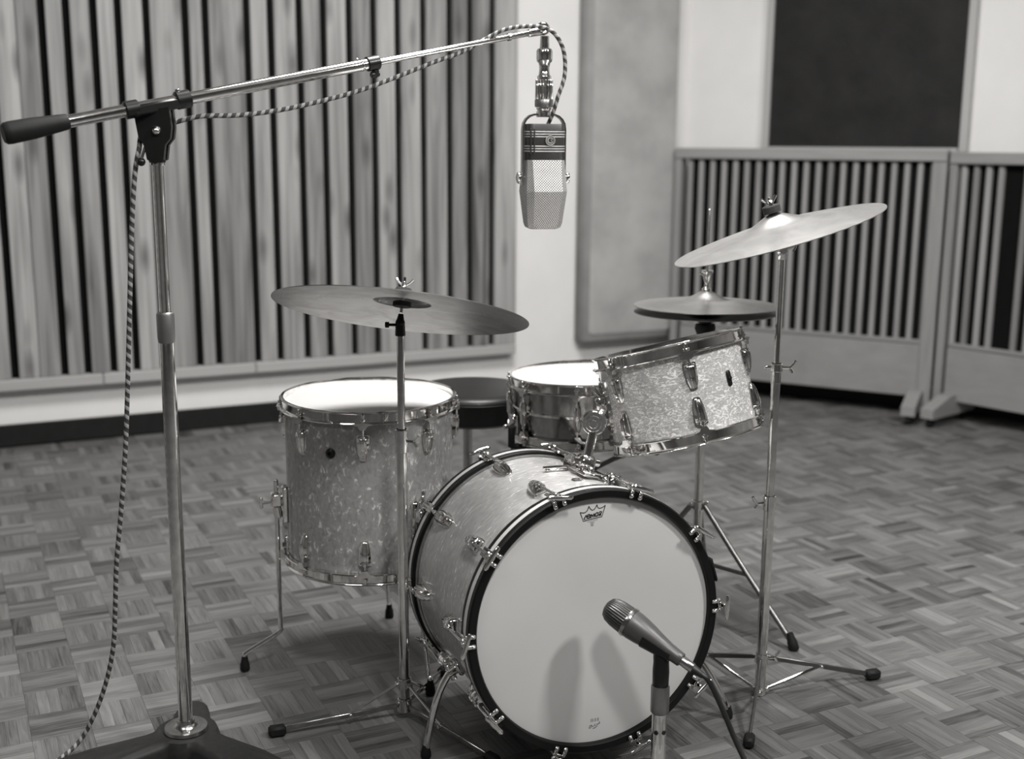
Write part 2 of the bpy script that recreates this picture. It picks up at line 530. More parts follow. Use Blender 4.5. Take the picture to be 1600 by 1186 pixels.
# ------------------------------------------------------------------ slatted panel on the left wall
def wood_box(mb, c, d, ax, ch=.002, M=None, tone=None):
    if tone is not None: mb.t = tone
    return mb.box(c, d, M, ch, (ax, (random.uniform(0, 60), random.uniform(0, 9))))
pl = thing('slatted_wall_panel', 'large wooden wall panel of upright boards with dark gaps, behind the boom stand', 'panel', tuple(WL + UL * .9), TH)
part(MB().box((.8, -.016, 1.42), (2.88, .03, 2.36)), 'backing', M_VOID, pl, FL)
gl = [-.32, -.2, -.09, .060, .244, .332, .431, .521, .627, .776, .855, 1.02, 1.117, 1.237, 1.339, 1.45, 1.558, 1.665, 1.782, 1.905, 2.003, 2.11]
edges = []
x0 = -.6
for q in gl:
    edges.append((x0, q)); x0 = q + .0285
edges.append((x0, 2.247))
tones = [.5, .45, .6, .52, .30, .48, .40, .60, .66, .46, .50, .28, .58, .46, .32, .62, .42, .64, .56, .54, .38, .28, .56]
for k, (a, b) in enumerate(edges):
    if abs(b - .244) < 1e-6:      # this one is two boards butted together
        wood_box(MB(), (0, 0, 0), (1, 1, 1), 0)
        mb = MB(); wood_box(mb, ((a + .166) / 2, -.046, 1.44), (.166 - a - .001, .03, 2.32), 2, tone=.7)
        part(mb, 'board', M_BOARD, pl, FL, 0)
        a = .167
    mb = MB(); wood_box(mb, ((a + b) / 2, -.046 - random.uniform(0, .002), 1.44), (b - a, .03, 2.32), 2, tone=tones[k % len(tones)] + .04)
    part(mb, 'board', M_BOARD, pl, FL, 0)
for (a, b) in ((-.6, .40), (.402, 1.02), (1.022, 2.247)):
    mb = MB(); wood_box(mb, ((a + b) / 2, -.036, .256), (b - a, .066, .046), 0, tone=.6, ch=.004)
    part(mb, 'bottom_rail', M_RAILW, pl, FL, 0)
mb = MB(); wood_box(mb, (.82, -.036, 2.62), (2.86, .066, .046), 0, tone=.6)
part(mb, 'top_rail', M_RAILW, pl, FL, 0)

# upholstered panel further along the same wall
fp = thing('fabric_panel', 'tall grey cloth-covered sound panel on the white wall behind the hi-hat', 'panel', tuple(WL + UL * 2.83), TH)
part(MB().box((2.835, -.05, 1.36), (.50, .10, 2.2), ch=.018), 'frame', M_EDGE, fp, FL, 50)
mb = MB()
def rr(w, h, r, n=5):
    out = []
    for (cx, cy, a) in ((w/2-r, h/2-r, 0), (-w/2+r, h/2-r, 90), (-w/2+r, -h/2+r, 180), (w/2-r, -h/2+r, 270)):
        out += [(cx + r * math.cos(rad(a + 90 * k / n)), cy + r * math.sin(rad(a + 90 * k / n))) for k in range(n + 1)]
    return out
FC = frame((0, 0, 0), (0, -1, 0), (1, 0, 0))        # outlines drawn in x,z, thickness towards the room
mb.loft([[(x, y, z) for x, y in rr(w, h, .02)] for (w, h, z) in ((.46, 2.14, .098), (.45, 2.13, .106), (.42, 2.10, .109))], T(2.845, 0, 1.37) @ FC)
part(mb, 'cloth_face', M_FABRIC, fp, FL)

# dark panel in a pale frame on the back wall
dp = thing('dark_wall_panel', 'large near-black scuffed panel in a pale frame above the slatted screens', 'panel', tuple(WB + UB * .85), math.degrees(math.atan2(UB.y, UB.x)))
part(MB().box((.85, -.018, 1.87), (.88, .02, 1.35)), 'board', M_DARKP, dp, FB)
for nm, c, d, ax in (('side_stile', (.408, -.022, 1.87), (.032, .044, 1.42), 2), ('side_stile', (1.296, -.022, 1.87), (.036, .044, 1.42), 2),
                 ('bottom_stile', (.85, -.022, 1.178), (.85, .044, .036), 0), ('top_stile', (.85, -.022, 2.56), (.85, .044, .036), 0)):
    mb = MB(); wood_box(mb, c, d, ax, tone=.7, ch=.004)
    part(mb, nm, M_RAILW, dp, FB, 0)

# ------------------------------------------------------------------ slatted screens on casters
def screen(p0, ang, L, slat_x, label, top_z=1.187):
    t = thing('slatted_screen', label, 'screen', (p0[0] + math.cos(rad(ang)) * L / 2, p0[1] + math.sin(rad(ang)) * L / 2, 0), ang, 'slatted screens on casters')
    W = T(p0[0], p0[1], 0) @ RZ(ang)
    part(MB().box((L / 2, .03, .66), (L - .02, .03, 1.02)), 'backing', M_VOID, t, W)
    for x, w in ((-.033, .034), (L - .041, .06)):
        mb = MB(); wood_box(mb, (x, .02, .605), (w, .08, 1.155), 2, tone=.55, ch=.004)
        part(mb, 'post', M_GOBO, t, W, 0)
    mb = MB(); wood_box(mb, (L / 2 - .03, .018, top_z - .024), (L + .038, .09, .05), 0, tone=.62, ch=.004); part(mb, 'top_rail', M_GOBO, t, W, 0)
    mb = MB(); wood_box(mb, (L / 2 - .01, .0, .345), (L - .02, .03, .022), 0, tone=.45, ch=.006); part(mb, 'lower_rail', M_GOBO, t, W, 0)
    mb = MB(); wood_box(mb, (L / 2 - .01, .008, .216), (L - .02, .04, .236), 0, tone=.72, ch=.003); part(mb, 'kick_panel', M_KICK, t, W, 0)
    # half-round battens
    for k, x in enumerate(slat_x):
        mb = MB(); mb.t = random.choice((.62, .7, .55, .66, .35, .6))
        n = 6; w = .0135
        out = [(-w, 0)] + [(-w * math.cos(PI * j / n), -.008 - .012 * math.sin(PI * j / n)) for j in range(n + 1)] + [(w, 0)]
        rings = [[(x + a, b + .013, z) for a, b in out] for z in (.352, 1.15)]
        b0 = len(mb.v); mb.loft(rings, None)
        ou = random.uniform(0, 50)
        mb.uv = [[(mb.v[i].z + ou, mb.v[i].x) for i in fc] for fc in mb.f]
        part(mb, 'slat', M_GOBO, t, W, 50)
    for x in (.034, L - .07):
        mb = MB(); mb.t = .7
        out = [(-.20, .045), (-.20, .085), (-.06, .13), (.08, .13), (.15, .085), (.15, .045)]
        mb.loft([[(x + dx, y, z) for y, z in out] for dx in (-.03, .03)], None)
        mb.uv = [[(mb.v[i].y, mb.v[i].z + x) for i in fc] for fc in mb.f]
        f = part(mb, 'foot', M_KICK, t, W, 0)
        for y in (-.165, .115):
            c = MB(); c.cyl((x - .011, y, .022), (x + .011, y, .022), .022, seg=14); c.box((x, y + .012, .034), (.03, .022, .026), ch=.004)
            part(c, 'caster', M_RUBBER, f, W)
    return t
gpx = [(.02 + .0556 * k) for k in range(21)]
screen((.826, 5.753), math.degrees(math.atan2(-5.67, 10.59)), 1.2, gpx, 'slatted wooden screen behind the tilted crash cymbal, fully in view')
screen((1.925, 5.155), math.degrees(math.atan2(-.758, .652)), 1.2, [-.012 + .0556 * k + .02 for k in range(4)] + [.008 + .0556 * k for k in range(5, 20)],
       'second slatted screen, cut off at the right edge, with one slat missing', 1.178)

# ------------------------------------------------------------------ drum pieces shared by the kit
def hoop_prof(R):
    return [(R + .0015, 0), (R + .0115, 0), (R + .0125, .0018), (R + .0115, .0035), (R + .0055, .0045), (R + .0050, .021),
            (R + .0085, .0232), (R + .0092, .0252), (R + .0078, .0268), (R + .0020, .0262), (R + .0015, .024)]
def make_lug(L=.052, w=.0125, d=.0165):
    mb = MB(); rings = []
    for z, a, b in ((-.5, .35, .25), (-.46, .55, .55), (-.2, .84, .85), (.22, 1.0, 1.0), (.38, 1.0, .97), (.46, .9, .8), (.5, .75, .55)):
        W_, D = w * a, d * b
        rings.append([(-W_, 0, z * L), (-W_, .55 * D, z * L), (-.62 * W_, .86 * D, z * L), (-.36 * W_, .88 * D, z * L), (-.28 * W_, D, z * L),
                      (.28 * W_, D, z * L), (.36 * W_, .88 * D, z * L), (.62 * W_, .86 * D, z * L), (W_, .55 * D, z * L), (W_, 0, z * L)])
    mb.loft(rings)
    rings = []
    for z, a in ((-.56, .3), (-.52, .6), (-.2, .98), (.25, 1.14), (.5, 1.14), (.54, .95)):
        W_ = w * a
        rings.append([(-W_, -.002, z * L), (-W_, .003, z * L), (W_, .003, z * L), (W_, -.002, z * L)])
    mb.loft(rings)
    return mb
LUG = make_lug().mesh('lug', M_CHROME)
def rod_mesh(z0, z1, y=.0105, head=True):
    mb = MB()
    mb.cyl((0, y, z0), (0, y, z1), .0027, seg=10)
    mb.cyl((0, y, z0 - .004), (0, y, z0 + .006), .0052, seg=10)
    if head:
        mb.cyl((0, y, z1 - .002), (0, y, z1 + .002), .0062, seg=12)
        mb.box((0, y, z1 + .007), (.006, .006, .010), ch=.001)
    return mb
def hoop(mb, R, lug_deg, flip=False, dip=.010):
    """one triple-flanged hoop with a bent ear at each rod, rim up, base at z = 0"""
    mb.lathe(hoop_prof(R), 96, closed=True)
    for a in lug_deg:
        F = RZ(a - 90)
        out = [(-.024, .002), (-.010, -.002), (-.006, -dip), (.006, -dip), (.010, -.002), (.024, .002), (.010, .0045), (-.010, .0045)]
        mb.loft([[(x, y, z) for x, z in out] for y in (R + .0055, R + .0165)], F)
    return mb
def UPSIDE(z): return T(0, 0, z) @ Matrix.Rotation(PI, 4, 'X')

def drum(t, W, R, h, wrap, lugs_top, lugs_bot, head, seam_dip=.010):
    """double-headed drum standing along W's z axis, bottom rim at 0, top rim at h"""
    hh = .0268
    sh = MB(); sh.lathe([(R - .008, .018), (R, .016), (R, h - .016), (R - .008, h - .018)], 96)
    part(sh, 'shell', wrap, t, W)
    part(hoop(MB(), R, lugs_top), 'top_hoop', M_CHROME, t, W @ T(0, 0, h - hh))
    part(hoop(MB(), R, [-a for a in lugs_bot]), 'bottom_hoop', M_CHROME, t, W @ UPSIDE(hh))
    hd = MB(); hd.lathe([(R + .0012, h - .018), (R + .001, h - .0125), (R - .004, h - .0105), (R * .6, h - .0100), (0, h - .0100)], 72)
    part(hd, 'top_head', head, t, W)
    hb = MB(); hb.lathe([(R + .001, .018), (R - .002, .012), (0, .011)], 48); part(hb, 'bottom_head', head, t, W)

def drum_lugs(t, W, R, h, degs, topside, gap=.026, L=.052):
    zf = h - .0268 if topside else .0268
    zl = zf - gap - L / 2 if topside else zf + gap + L / 2
    rm = rod_mesh(L * .42, L * .5 + gap + .010).mesh('tension_rod', M_CHROME)
    for a in degs:
        F = W @ RZ(a - 90) @ T(0, R - .0005, zl)
        if not topside: F = F @ Matrix.Rotation(PI, 4, 'Y')
        l = place(LUG, 'lug', t, F)
        place(rm, 'tension_rod', l, F)

def rubber_foot(p, d, L=.034, r=.0095):
    return MB().lathe([(0, 0), (r * 1.05, 0), (r * 1.25, .004), (r * 1.2, L * .45), (r * .85, L * .8), (r * .75, L), (0, L)], 16, frame(p, d))

# ------------------------------------------------------------------ floor tom
FT = Vector((-.3245, 2.626, 0)); FTR = .189; FTB = .257; FTH = .3866
ft = thing('floor_tom', 'tall pale pearl floor tom on three bent chrome legs, left of the bass drum', 'drum', tuple(FT))
WF = T(FT.x, FT.y, FTB)
fdeg = [-83 - 4 + 45 * k for k in range(8)]
drum(ft, WF, FTR, FTH, M_PEARL_FT, fdeg, fdeg, M_HEAD)
drum_lugs(ft, WF, FTR, FTH, fdeg, True); drum_lugs(ft, WF, FTR, FTH, fdeg, False, gap=.020)
b = MB(); b.lathe([(.0035, .004), (.0035, .0055), (.006, .006), (.0105, .0035), (.011, 0), (0, 0)][::-1], 20)
b.lathe([(0, .0022), (.0035, .0022), (.004, .005)], 12)
part(b, 'badge', M_BLACK, ft, WF @ RZ(-83 - 26 - 90) @ T(0, FTR, .293) @ frame((0, 0, 0), (0, 1, 0)))
for (fx, fy, kind) in ((-.613, 2.556, 0), (-.312, 2.875, 1), (-.176, 2.440, 2)):
    d = Vector((fx - FT.x, fy - FT.y, 0)); rr_ = d.length; d.normalize()
    a = math.degrees(math.atan2(d.y, d.x))
    Wl = T(FT.x, FT.y, 0) @ RZ(a)
    xl = FTR + .024
    zb = .395
    lg = MB(); kz = .082 if kind == 0 else .10
    P = [(xl, 0, zb + .055), (xl, 0, kz + .02), (xl + .006, 0, kz + .004), (rr_ - .008, 0, .046), (rr_, 0, .037), (rr_, 0, .02)]
    lg.tube([P[0], (xl, 0, .3)] + smooth_path(P[1:], 5), .0056, 12); lg.ball((xl, 0, zb + .055), .0056, 12)
    l = part(lg, 'leg', M_CHROME, ft, Wl)
    part(rubber_foot((rr_, 0, .0), (0, 0, 1), .036, .009), 'rubber_foot', M_RUBBER, l, Wl)
    bk = MB()
    bk.box((FTR + .005, 0, zb), (.014, .030, .085), ch=.004)
    bk.box((xl, 0, zb + .012), (.026, .026, .034), ch=.005)
    bk.cyl((xl - .004, 0, zb - .03), (xl, 0, zb - .004), .010, seg=14)
    bk.cyl((xl + .006, 0, zb + .006), (xl + .032, 0, zb + .006), .0038, seg=10)
    bk.box((xl + .034, 0, zb + .006), (.008, .006, .026), ch=.002)
    part(bk, 'leg_bracket', M_CHROME, ft, Wl)

# ------------------------------------------------------------------ rack tom
tn = Vector((math.sin(-.236), math.sin(.168), 1)).normalized()
TMID = Vector((.3546, 2.4849, .6828)); TH_ = .212; TR = .1555
WT = frame(TMID - tn * (TH_ / 2), tn, (1, 0, 0))
rt = thing('rack_tom', 'white pearl rack tom tilted on a post above the bass drum', 'drum', (TMID.x, TMID.y, TMID.z - TH_ / 2))
tdeg = [-98 + 13 + 60 * k for k in range(6)]
drum(rt, WT, TR, TH_, M_PEARL_TOM, tdeg, tdeg, M_HEAD)
drum_lugs(rt, WT, TR, TH_, tdeg, True, gap=.020, L=.050); drum_lugs(rt, WT, TR, TH_, tdeg, False, gap=.016, L=.050)
b = MB()
out = [(.0075 * math.cos(a) * (1 + .28 * math.cos(2 * a + 3.14)), .0165 * math.sin(a)) for a in [2 * PI * k / 20 for k in range(20)]]
b.loft([[(x, y, 0) for x, y in out], [(x, y, .003) for x, y in out], [(x * .75, y * .8, .0042) for x, y in out]])
b.cyl((0, 0, .003), (0, 0, .0065), .0042, seg=12)
part(b, 'badge', M_BLACK, rt, WT @ RZ(-98 + 44 - 90) @ T(0, TR, .118) @ frame((0, 0, 0), (0, 1, 0), (1, 0, 0)))
bk = MB()
bk.loft([[(x, 0, z), (x, .008, z)][::1] + [(-x, .008, z), (-x, 0, z)] for x, z in ((.010, -.055), (.020, -.035), (.022, 0), (.020, .035), (.010, .055))])
bk.box((0, .016, .012), (.030, .022, .026), ch=.004); bk.box((0, .012, -.03), (.012, .012, .014), ch=.003)
bk.cyl((0, .012, .028), (0, .024, .052), .0035, seg=8)
BKA = 188
part(bk, 'mount_bracket', M_CHROME, rt, WT @ RZ(BKA - 90) @ T(0, TR - .001, .105))

# ------------------------------------------------------------------ snare drum and its stand
SN = Vector((.1842, 2.83, .500)); SR = .1775; SH = .158
sd = thing('snare_drum', 'dark metal snare drum with a white head, behind the bass drum', 'drum', tuple(SN))
WS = T(*SN) @ Matrix.Rotation(rad(-1.8), 4, 'Y') @ Matrix.Rotation(rad(-1.0), 4, 'X')
sdeg = [-93.7 - 6 + 45 * k for k in range(8)]
drum(sd, WS, SR, SH, M_SNARE, sdeg, sdeg, M_HEAD)
bd_ = MB(); bd_.lathe([(SR - .001, SH / 2 - .006), (SR + .003, SH / 2 - .003), (SR + .003, SH / 2 + .003), (SR - .001, SH / 2 + .006)], 72)
part(bd_, 'shell_bead', M_CHROME, sd, WS)
tl = MB()
prof = [(0, -.034), (.003, -.034), (.0055, -.028), (.0085, -.022), (.0085, .022), (.0055, .028), (.003, .034), (0, .034)]
tl.lathe(prof, 14, T(0, .012, 0)); tl.box((0, .004, .012), (.008, .010, .008)); tl.box((0, .004, -.012), (.008, .010, .008))
tlm = tl.mesh('lug', M_CHROME)
rmt = rod_mesh(.030, .066, .012).mesh('tension_rod', M_CHROME)
for a in sdeg:
    F = WS @ RZ(a - 90) @ T(0, SR, SH / 2)
    l = place(tlm, 'lug', sd, F); place(rmt, 'tension_rod', l, F); place(rmt, 'tension_rod', l, F @ Matrix.Rotation(PI, 4, 'Y'))
st = MB(); st.box((0, .012, 0), (.030, .016, .05), ch=.003); st.cyl((0, .02, -.004), (0, .030, -.004), .0045, seg=12); st.ball((0, .033, -.004), .006, 12); st.cyl((-.004, .014, .012), (-.022, .020, .016), .004, seg=10)
part(st, 'strainer', M_CHROME, sd, WS @ RZ(-160 - 90) @ T(0, SR, .045))

ss = thing('snare_stand', 'chrome snare stand with black rubber arms, under the snare drum', 'stand', (SN.x, SN.y, 0))
Wn = T(SN.x, SN.y, 0)
part(MB().cyl((0, 0, .10), (0, 0, .40), .0105).cyl((0, 0, .22), (0, 0, .26), .015), 'post', M_CHROME, ss, Wn)
part(MB().box((0, 0, .41), (.05, .05, .03), ch=.006), 'basket_hub', M_BLACK, ss, Wn)
for a in (205, 325, 85):
    am = MB(); am.tube(smooth_path([(.02, 0, .415), (.10, 0, .462), (SR - .004, 0, .484), (SR + .022, 0, .487), (SR + .024, 0, .525)], 4), .006, 8)
    q = part(am, 'basket_arm', M_DULL, ss, Wn @ RZ(a))
    k = MB(); k.tube([(SR - .012, 0, .4865), (SR + .014, 0, .4895), (SR + .026, 0, .492), (SR + .026, 0, .537), (SR + .020, 0, .540)], .0085, 10)
    part(k, 'rubber_grip', M_RUBBER, q, Wn @ RZ(a))
for a in (60, 180, 300):
    lg = MB(); lg.tube([(.012, 0, .24), (.09, 0, .13), (.20, 0, .018)], .0075, 8)
    l = part(lg, 'leg', M_DULL, ss, Wn @ RZ(a)); part(rubber_foot((.205, 0, 0), (-.35, 0, 1), .03), 'rubber_foot', M_RUBBER, l, Wn @ RZ(a))

# ------------------------------------------------------------------ bass drum
BC = Vector((.1675, 2.1323, .3016)); YAW = .3662; TLT = .0492
bn = Vector((math.sin(YAW) * math.cos(TLT), -math.cos(YAW) * math.cos(TLT), math.sin(TLT)))
WBD = frame(BC, bn, (math.cos(YAW), math.sin(YAW), 0))     # x right across the face, y up, z out of the front
BR = .252; HO = .2622; DEP = .41; HW = .042
bdm = BC - bn * .2
bd = thing('bass_drum', 'big pearl bass drum with black hoops and a pale front head, centre', 'drum', (bdm.x, bdm.y, 0), math.degrees(YAW))
sh = MB(); sh.lathe([(BR - .008, -.03), (BR, -.03), (BR, -DEP + .03), (BR - .008, -DEP + .03)], 128)
part(sh, 'shell', M_PEARL_BD, bd, WBD)
for front in (True, False):
    F = WBD if front else WBD @ T(0, 0, -DEP) @ Matrix.Rotation(PI, 4, 'Y')
    hp = MB(); hp.lathe([(HO - .018, -HW), (HO - .002, -HW), (HO, -HW + .002), (HO, -.003), (HO - .003, 0), (HO - .0155, 0), (HO - .018, -.003)], 128, closed=True)
    h = part(hp, 'front_hoop' if front else 'rear_hoop', M_LACQUER, bd, F)
    iv = MB(); iv.lathe([(HO - .001, -.028), (HO + .0006, -.0275), (HO + .0006, -.0155), (HO - .001, -.015)], 128)
    part(iv, 'inlay_stripe', M_INLAY, h, F)
    sl = MB(); sl.lathe([(BR + .001, -HW - .010), (BR + .0055, -HW - .010), (BR + .0055, -HW + .004), (BR + .001, -HW + .004)], 128, closed=True)
    part(sl, 'head_collar', M_STEEL, h, F)
    hd = MB(); hd.lathe([(HO - .0175, -.012), (HO - .022, -.0115), (.12, -.0115), (0, -.0115)], 128)
    part(hd, 'front_head' if front else 'rear_head', M_BASSHEAD if front else M_HEAD, bd, F)

def claw():
    mb = MB()
    mb.box((0, .004, -.022), (.019, .0045, .046), ch=.0015)                 # strap over the hoop
    for x in (-.0095, .0095):
        mb.box((x, .0035, .0000), (.0085, .007, .008), ch=.002)
        mb.box((x, -.0055, .0030), (.0085, .016, .005), ch=.0018)
        mb.ball((x, -.009, .0052), .0036, 10)
    mb.box((0, .009, -.006), (.013, .009, .011), ch=.003)
    return mb
def t_rod(L):
    mb = MB()
    mb.cyl((0, .0105, -L), (0, .0105, .014), .0030, seg=10)
    mb.cyl((0, .0105, -L - .004), (0, .0105, -L + .010), .005, seg=10)
    mb.cyl((0, .0105, .000), (0, .0105, .010), .0055, seg=12)
    R = []
    for x, a, b in ((-.025, .0012, .0020), (-.021, .0030, .0046), (-.012, .0027, .0040), (0, .0042, .0052), (.012, .0027, .0040), (.021, .0030, .0046), (.025, .0012, .0020)):
        R.append([(x, .0105 + b * math.cos(2 * PI * k / 10), .016 + a * math.sin(2 * PI * k / 10)) for k in range(10)])
    mb.loft(R)
    return mb
CLAW = claw().mesh('claw', M_CHROME)
TROD = t_rod(.092).mesh('t_rod', M_CHROME)
BLUG = make_lug(.056, .0140, .0255).mesh('lug', M_CHROME)
for front in (True, False):
    F = WBD if front else WBD @ T(0, 0, -DEP) @ Matrix.Rotation(PI, 4, 'Y')
    for k in range(10):
        A = (0 + 36 * k) if front else (180 - 36 * k)
        G = F @ RZ(A - 90) @ T(0, HO, 0)
        c = place(CLAW, 'claw', bd, G)
        tw = T(0, .0105, .004) @ RZ((k * 67 + 20 * front) % 44 - 22) @ T(0, -.0105, 0)
        place(TROD, 't_rod', c, G @ tw)
        place(BLUG, 'lug', bd, F @ RZ(A - 90) @ T(0, BR - .0005, -.115))
gd = MB(); gd.box((0, .003, -.016), (.052, .007, .030), ch=.003)
part(gd, 'hoop_guard', M_RUBBER, bd, WBD @ RZ(16 - 90) @ T(0, HO, 0))

# printed crown and lettering on the front head (traced as strokes in the head's own plane)
HZ = -.0112
def logo_pt(px, py):            # the mark is 54 mm wide and slightly rotated
    return (-.0317 + (px - 270) / 1075 * .0533, .2302 - (py - 240) / 1075 * .0533 * 1.08)
lg = MB()
def arc3(a, b, c, n=8):
    return [((1 - t) ** 2 * a[0] + 2 * t * (1 - t) * b[0] + t * t * c[0], (1 - t) ** 2 * a[1] + 2 * t * (1 - t) * b[1] + t * t * c[1]) for t in [k / n for k in range(n + 1)]]
crown = arc3((275, 460), (560, 580), (640, 270)) + arc3((640, 270), (800, 600), (980, 245)) + arc3((980, 245), (1010, 500), (1340, 300)) 
lg.strip([logo_pt(*p) for p in crown], .0017, HZ)
lg.strip([logo_pt(*p) for p in [(275, 460), (405, 795), (1185, 700), (1330, 310)]], .0017, HZ + .00005)
lg.strip([logo_pt(*p) for p in [(430, 745), (1160, 650)]], .0008, HZ + .00005)
for st_ in ([(425, 735), (490, 640), (530, 590)], [(480, 650), (545, 585)],
            [(690, 575), (620, 565), (565, 610), (550, 665), (590, 700), (660, 690), (700, 660)], [(560, 640), (690, 620), (700, 585)],
            [(715, 690), (745, 570)], [(745, 570), (805, 660)], [(805, 660), (865, 550)], [(865, 550), (880, 665)],
            [(985, 530), (925, 565), (910, 625), (950, 655), (1015, 625), (1030, 560), (990, 530), (960, 540)],
            [(1060, 545), (1120, 510), (1180, 520), (1160, 565)], [(1160, 565), (1055, 615)], [(1050, 628), (1165, 612)]):
    lg.strip([logo_pt(*p) for p in st_], .0023, HZ + .0001)
part(lg, 'printed_crown_logo', M_INK, bd, WBD, 0)
lg = MB()
for a, b, w in (((580, 840), (1020, 785), .0013), ((690, 880), (880, 860), .0017), ((715, 930), (845, 925), .0018), ((720, 985), (840, 980), .0018)):
    n = 6
    for k in range(n):
        t0, t1 = k / n + .02, (k + .72) / n
        lg.strip([logo_pt(a[0] + (b[0] - a[0]) * t, a[1] + (b[1] - a[1]) * t) for t in (t0, t1)], w, HZ)
def small_pt(px, py): return (-.0136 + (px - 530) / 475 * .0235, -.2160 + (760 - py) / 475 * .0245)
for st_ in ([(640, 640), (560, 670), (535, 740), (570, 765), (620, 720), (640, 650), (690, 715), (740, 690)], [(770, 620), (780, 690), (830, 670)],
            [(850, 650), (880, 640), (900, 660), (930, 630)], [(930, 640), (960, 640), (985, 540), (990, 640)], [(690, 790), (800, 770), (890, 700)]):
    lg.strip([small_pt(*p) for p in st_], .0017, HZ)
for x in (610, 660, 700, 780, 820, 900, 935):
    lg.strip([small_pt(x, 520), small_pt(x + 5, 390)], .0009, HZ)
part(lg, 'faint_print', M_FAINT, bd, WBD, 0)

# tom holder on top of the shell: base block, post, ratchet, arm
PB = WBD @ Vector((.055, BR, -.185))
Wh = frame(PB, (0, 0, 1), (1, 0, 0))
hb = MB()
nb = (WBD.to_3x3() @ Vector((.055, BR, 0))).normalized()
Wb2 = frame(PB, nb, WBD.to_3x3() @ Vector((0, 0, 1)))
hb.box((0, 0, .003), (.11, .050, .009), ch=.003, M=Wb2); hb.box((0, 0, .020), (.036, .034, .030), ch=.006, M=Wb2)
hb.cyl((.0, -.03, .022), (0, .03, .022), .008, M=Wb2, seg=14); hb.ball((.03, 0, .010), .007, 12, M=Wb2); hb.ball((-.03, 0, .010), .007, 12, M=Wb2)
part(hb, 'holder_base', M_CHROME, bd)
RT = Vector((.1690, 2.365, .6400))
PT = RT - Vector((0, 0, .012))
part(MB().cyl(PB + Vector((0, 0, .0)), PT, .0105), 'holder_post', M_CHROME, bd)
rc = MB()
for k, (z, r) in enumerate(((-.016, .024), (-.006, .026), (.004, .024), (.012, .017), (.018, .009))):
    rc.cyl((0, 0, z - .005), (0, 0, z + .005), r, seg=28, M=frame(RT, (-.15, -1, .1)))
part(rc, 'ratchet', M_CHROME, bd)
bkp = WT @ RZ(BKA - 90) @ Vector((0, TR + .014, .115))
part(MB().tube(smooth_path([RT + Vector((.008, 0, .012)), RT + Vector((.02, .02, .024)), bkp], 4), .0072, 12), 'holder_arm', M_CHROME, bd)
vt = MB(); vt.lathe([(0, .0028), (.004, .0028), (.0045, .004), (.011, .0025), (.012, 0), (0, 0)], 20)
part(vt, 'badge', M_STEEL, bd, WBD @ RZ(-3.0) @ T(0, BR - .0003, -.125) @ frame((0, 0, 0), (0, 1, 0)))
vp = MB(); vp.box((0, 0, .003), (.05, .012, .006), ch=.002); vp.cyl((-.03, 0, .008), (.03, 0, .008), .0035, seg=8)
part(vp, 'mount_plate', M_CHROME, bd, WBD @ RZ(-1.5) @ T(0, BR, -.215) @ frame((0, 0, 0), (0, 1, 0)))

# spurs
for side, foot, A in ((-1, (-.166, 2.166, 0), 206), (1, (.466, 2.341, 0), -26)):
    G = WBD @ RZ(A - 90) @ T(0, BR, -.16)
    br = MB(); br.box((0, .005, 0), (.030, .012, .034), ch=.004); br.cyl((0, .008, 0), (0, .030, 0), .010, seg=14)
    br.cyl((-.018, .022, 0), (.018, .022, 0), .0065, seg=12); br.ball((.024, .022, 0), .008, 12)
    sp = part(br, 'spur_bracket', M_CHROME, bd, G)
    a0 = G @ Vector((0, .024, 0)); f0 = Vector(foot)
    d = (f0 - a0); m1 = a0 + Vector((d.x * .62, d.y * .62, d.z * .38)); m2 = a0 + Vector((d.x * .90, d.y * .90, d.z * .74))
    P = smooth_path([a0, a0 + Vector((d.x * .34, d.y * .34, d.z * .16)), m1, m2, f0 + Vector((0, 0, .02))], 6)
    l = part(MB().tube(P, .0072, 12), 'spur', M_CHROME, bd)
    part(rubber_foot(f0, (0, 0, 1), .028, .0085), 'spur_foot', M_RUBBER, l)

# ------------------------------------------------------------------ cymbals and their stands
def cymbal_mb(R, bow, bell_r, bell_h, th=.0016, sharp=False):
    pr = []
    for k in range(27):
        r = .006 + (R - .006) * (k / 26) ** 1.25
        q = r / R
        x = min(1.0, r / (bell_r * 1.45))
        pr.append((r, bow * (1 - q ** 1.5) + bell_h * (.5 + .5 * math.cos(PI * x ** .85))))
    if sharp:
        pr = [(.006 + (bell_r - .006) * math.sin(k / 6 * PI / 2), bow + bell_h * math.cos(k / 6 * PI / 2)) for k in range(7)]
        pr += [(bell_r + (R - bell_r) * k / 12, bow * (1 - (k / 12) ** 1.6)) for k in range(1, 13)]
    low = [(r, z - th) for r, z in pr]
    return MB().lathe(pr + low[::-1], 96, closed=True)
def wing_nut(mb, M):
    mb.cyl((0, 0, 0), (0, 0, .012), .0062, .0048, seg=12, M=M)
    for s in (-1, 1):
        mb.tube([(s * .004, 0, .005), (s * .011, 0, .010), (s * .017, 0, .017)], [.0030, .0026, .0034], 8, M=M)
    mb.cyl((0, 0, .010), (0, 0, .018), .0028, seg=8, M=M)

